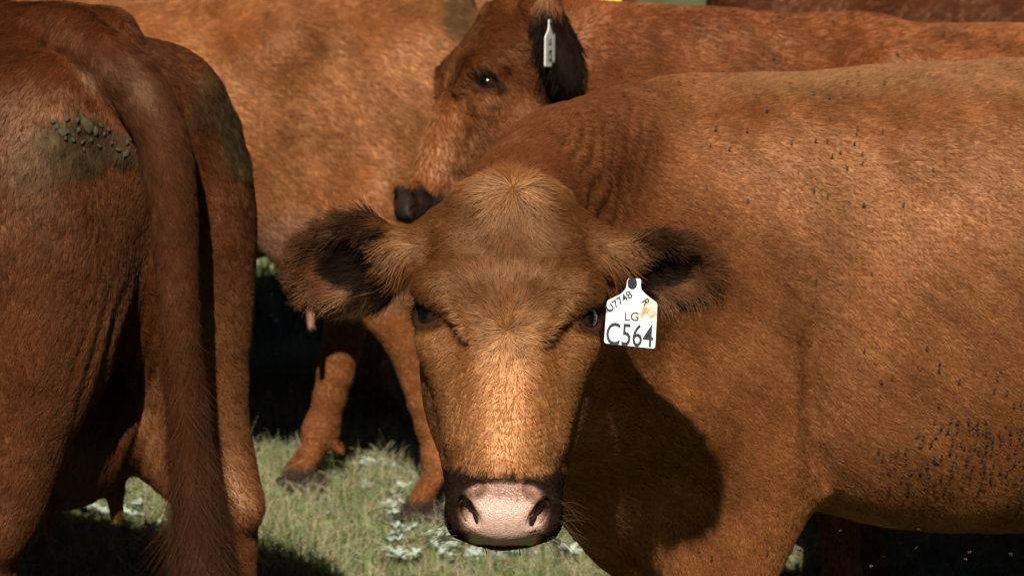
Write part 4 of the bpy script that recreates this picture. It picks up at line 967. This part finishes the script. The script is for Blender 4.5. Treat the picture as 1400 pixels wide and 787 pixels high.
def grass_material():
    m, t, out = mat_new('grass_blade'); a = t.nodes.new('ShaderNodeAttribute'); a.attribute_name = 'coat'
    d = t.nodes.new('ShaderNodeBsdfDiffuse'); tr = t.nodes.new('ShaderNodeBsdfTranslucent'); mx = t.nodes.new('ShaderNodeMixShader'); mx.inputs[0].default_value = .3
    gl = t.nodes.new('ShaderNodeBsdfGlossy'); gl.inputs['Roughness'].default_value = .45; m2 = t.nodes.new('ShaderNodeMixShader'); m2.inputs[0].default_value = .05
    for q in (d, tr): t.links.new(a.outputs['Color'], q.inputs['Color'])
    t.links.new(d.outputs[0], mx.inputs[1]); t.links.new(tr.outputs[0], mx.inputs[2]); t.links.new(mx.outputs[0], m2.inputs[1]); t.links.new(gl.outputs[0], m2.inputs[2]); t.links.new(m2.outputs[0], out.inputs[0])
    return m
M_GRASS = grass_material()
GREENS = [(.15, .21, .05), (.20, .25, .07), (.09, .15, .035), (.27, .29, .12), (.22, .30, .09)]
STRAW = [(.44, .36, .21), (.52, .43, .27), (.34, .26, .15)]
blades('grass', int(150000*NS), (-2.1, 2.0), (5.8, 9.6), (.02, .09), GREENS+GREENS+STRAW, .0013, .8, 'short green grass covering the pasture')
blades('dry_grass', int(26000*NS), (-2.1, 2.0), (5.8, 9.6), (.05, .14), STRAW, .0009, 1.0, 'dry straw coloured grass among the green')
blades('meadow_grass', int(130000*NS), (-6, 6), (9.6, 26), (.04, .12), GREENS+STRAW, .003, .6, 'coarse grass farther out on the pasture')
def rosette_mesh(seed):
    r_ = random.Random(seed); V = []; F = []
    for i in range(11):
        a = i*2.4+r_.uniform(-.3, .3); L = r_.uniform(.018, .032); el = r_.uniform(.15, 1.1); wv = L*.2
        ca, sa = math.cos(a), math.sin(a); b = len(V)
        for s, w_ in ((.05, .3), (.4, 1), (.75, .75), (1, .02)):
            x = L*s*math.cos(el*(1-.4*s)); z = L*s*math.sin(el*(1-.4*s))+.004
            for q, zz in ((-1, .002), (0, -.0005), (1, .002)): V.append((ca*x-sa*q*wv*w_, sa*x+ca*q*wv*w_, z+zz*w_))
        for s in range(3):
            for q in range(2): F.append((b+s*3+q, b+s*3+q+1, b+s*3+q+4, b+s*3+q+3))
    me = bpy.data.meshes.new('silver_plant'); me.from_pydata(V, [], F); me.polygons.foreach_set('use_smooth', [True]*len(F)); return me
M_SILVER = principled('silver_leaf', (.28, .33, .25), .8, .2, 120, (.40, .44, .36))
ROS = [rosette_mesh(i) for i in range(5)]
for m in ROS: m.materials.append(M_SILVER)
spots = []
while len(spots) < 150:
    px, py = random.choice([(random.uniform(365, 620), random.uniform(640, 787)), (random.uniform(365, 620), random.uniform(640, 787)), (random.uniform(40, 230), random.uniform(640, 787)), (random.uniform(600, 780), random.uniform(735, 787))])
    Y = FPX*1.75/(py+256); q = at(px, py, Y)
    if noise(q[None], 2.2, 3)[0] < random.uniform(-.6, .3): continue
    spots.append((q[0], q[1]))
for i, (x, y) in enumerate(spots):
    o = bpy.data.objects.new('silver_plant', ROS[i % 5]); COL.objects.link(o); o.location = (x, y, random.uniform(0, .03)); o.rotation_euler = (random.uniform(-.3, .3), random.uniform(-.3, .3), random.uniform(0, 6.3)); s = random.uniform(.6, 1.25); o.scale = (s, s, s)
    tag(o, 'small silvery grey leaf rosette in the grass between the cattle legs', 'plant', 'silver leaved plants in the grass')
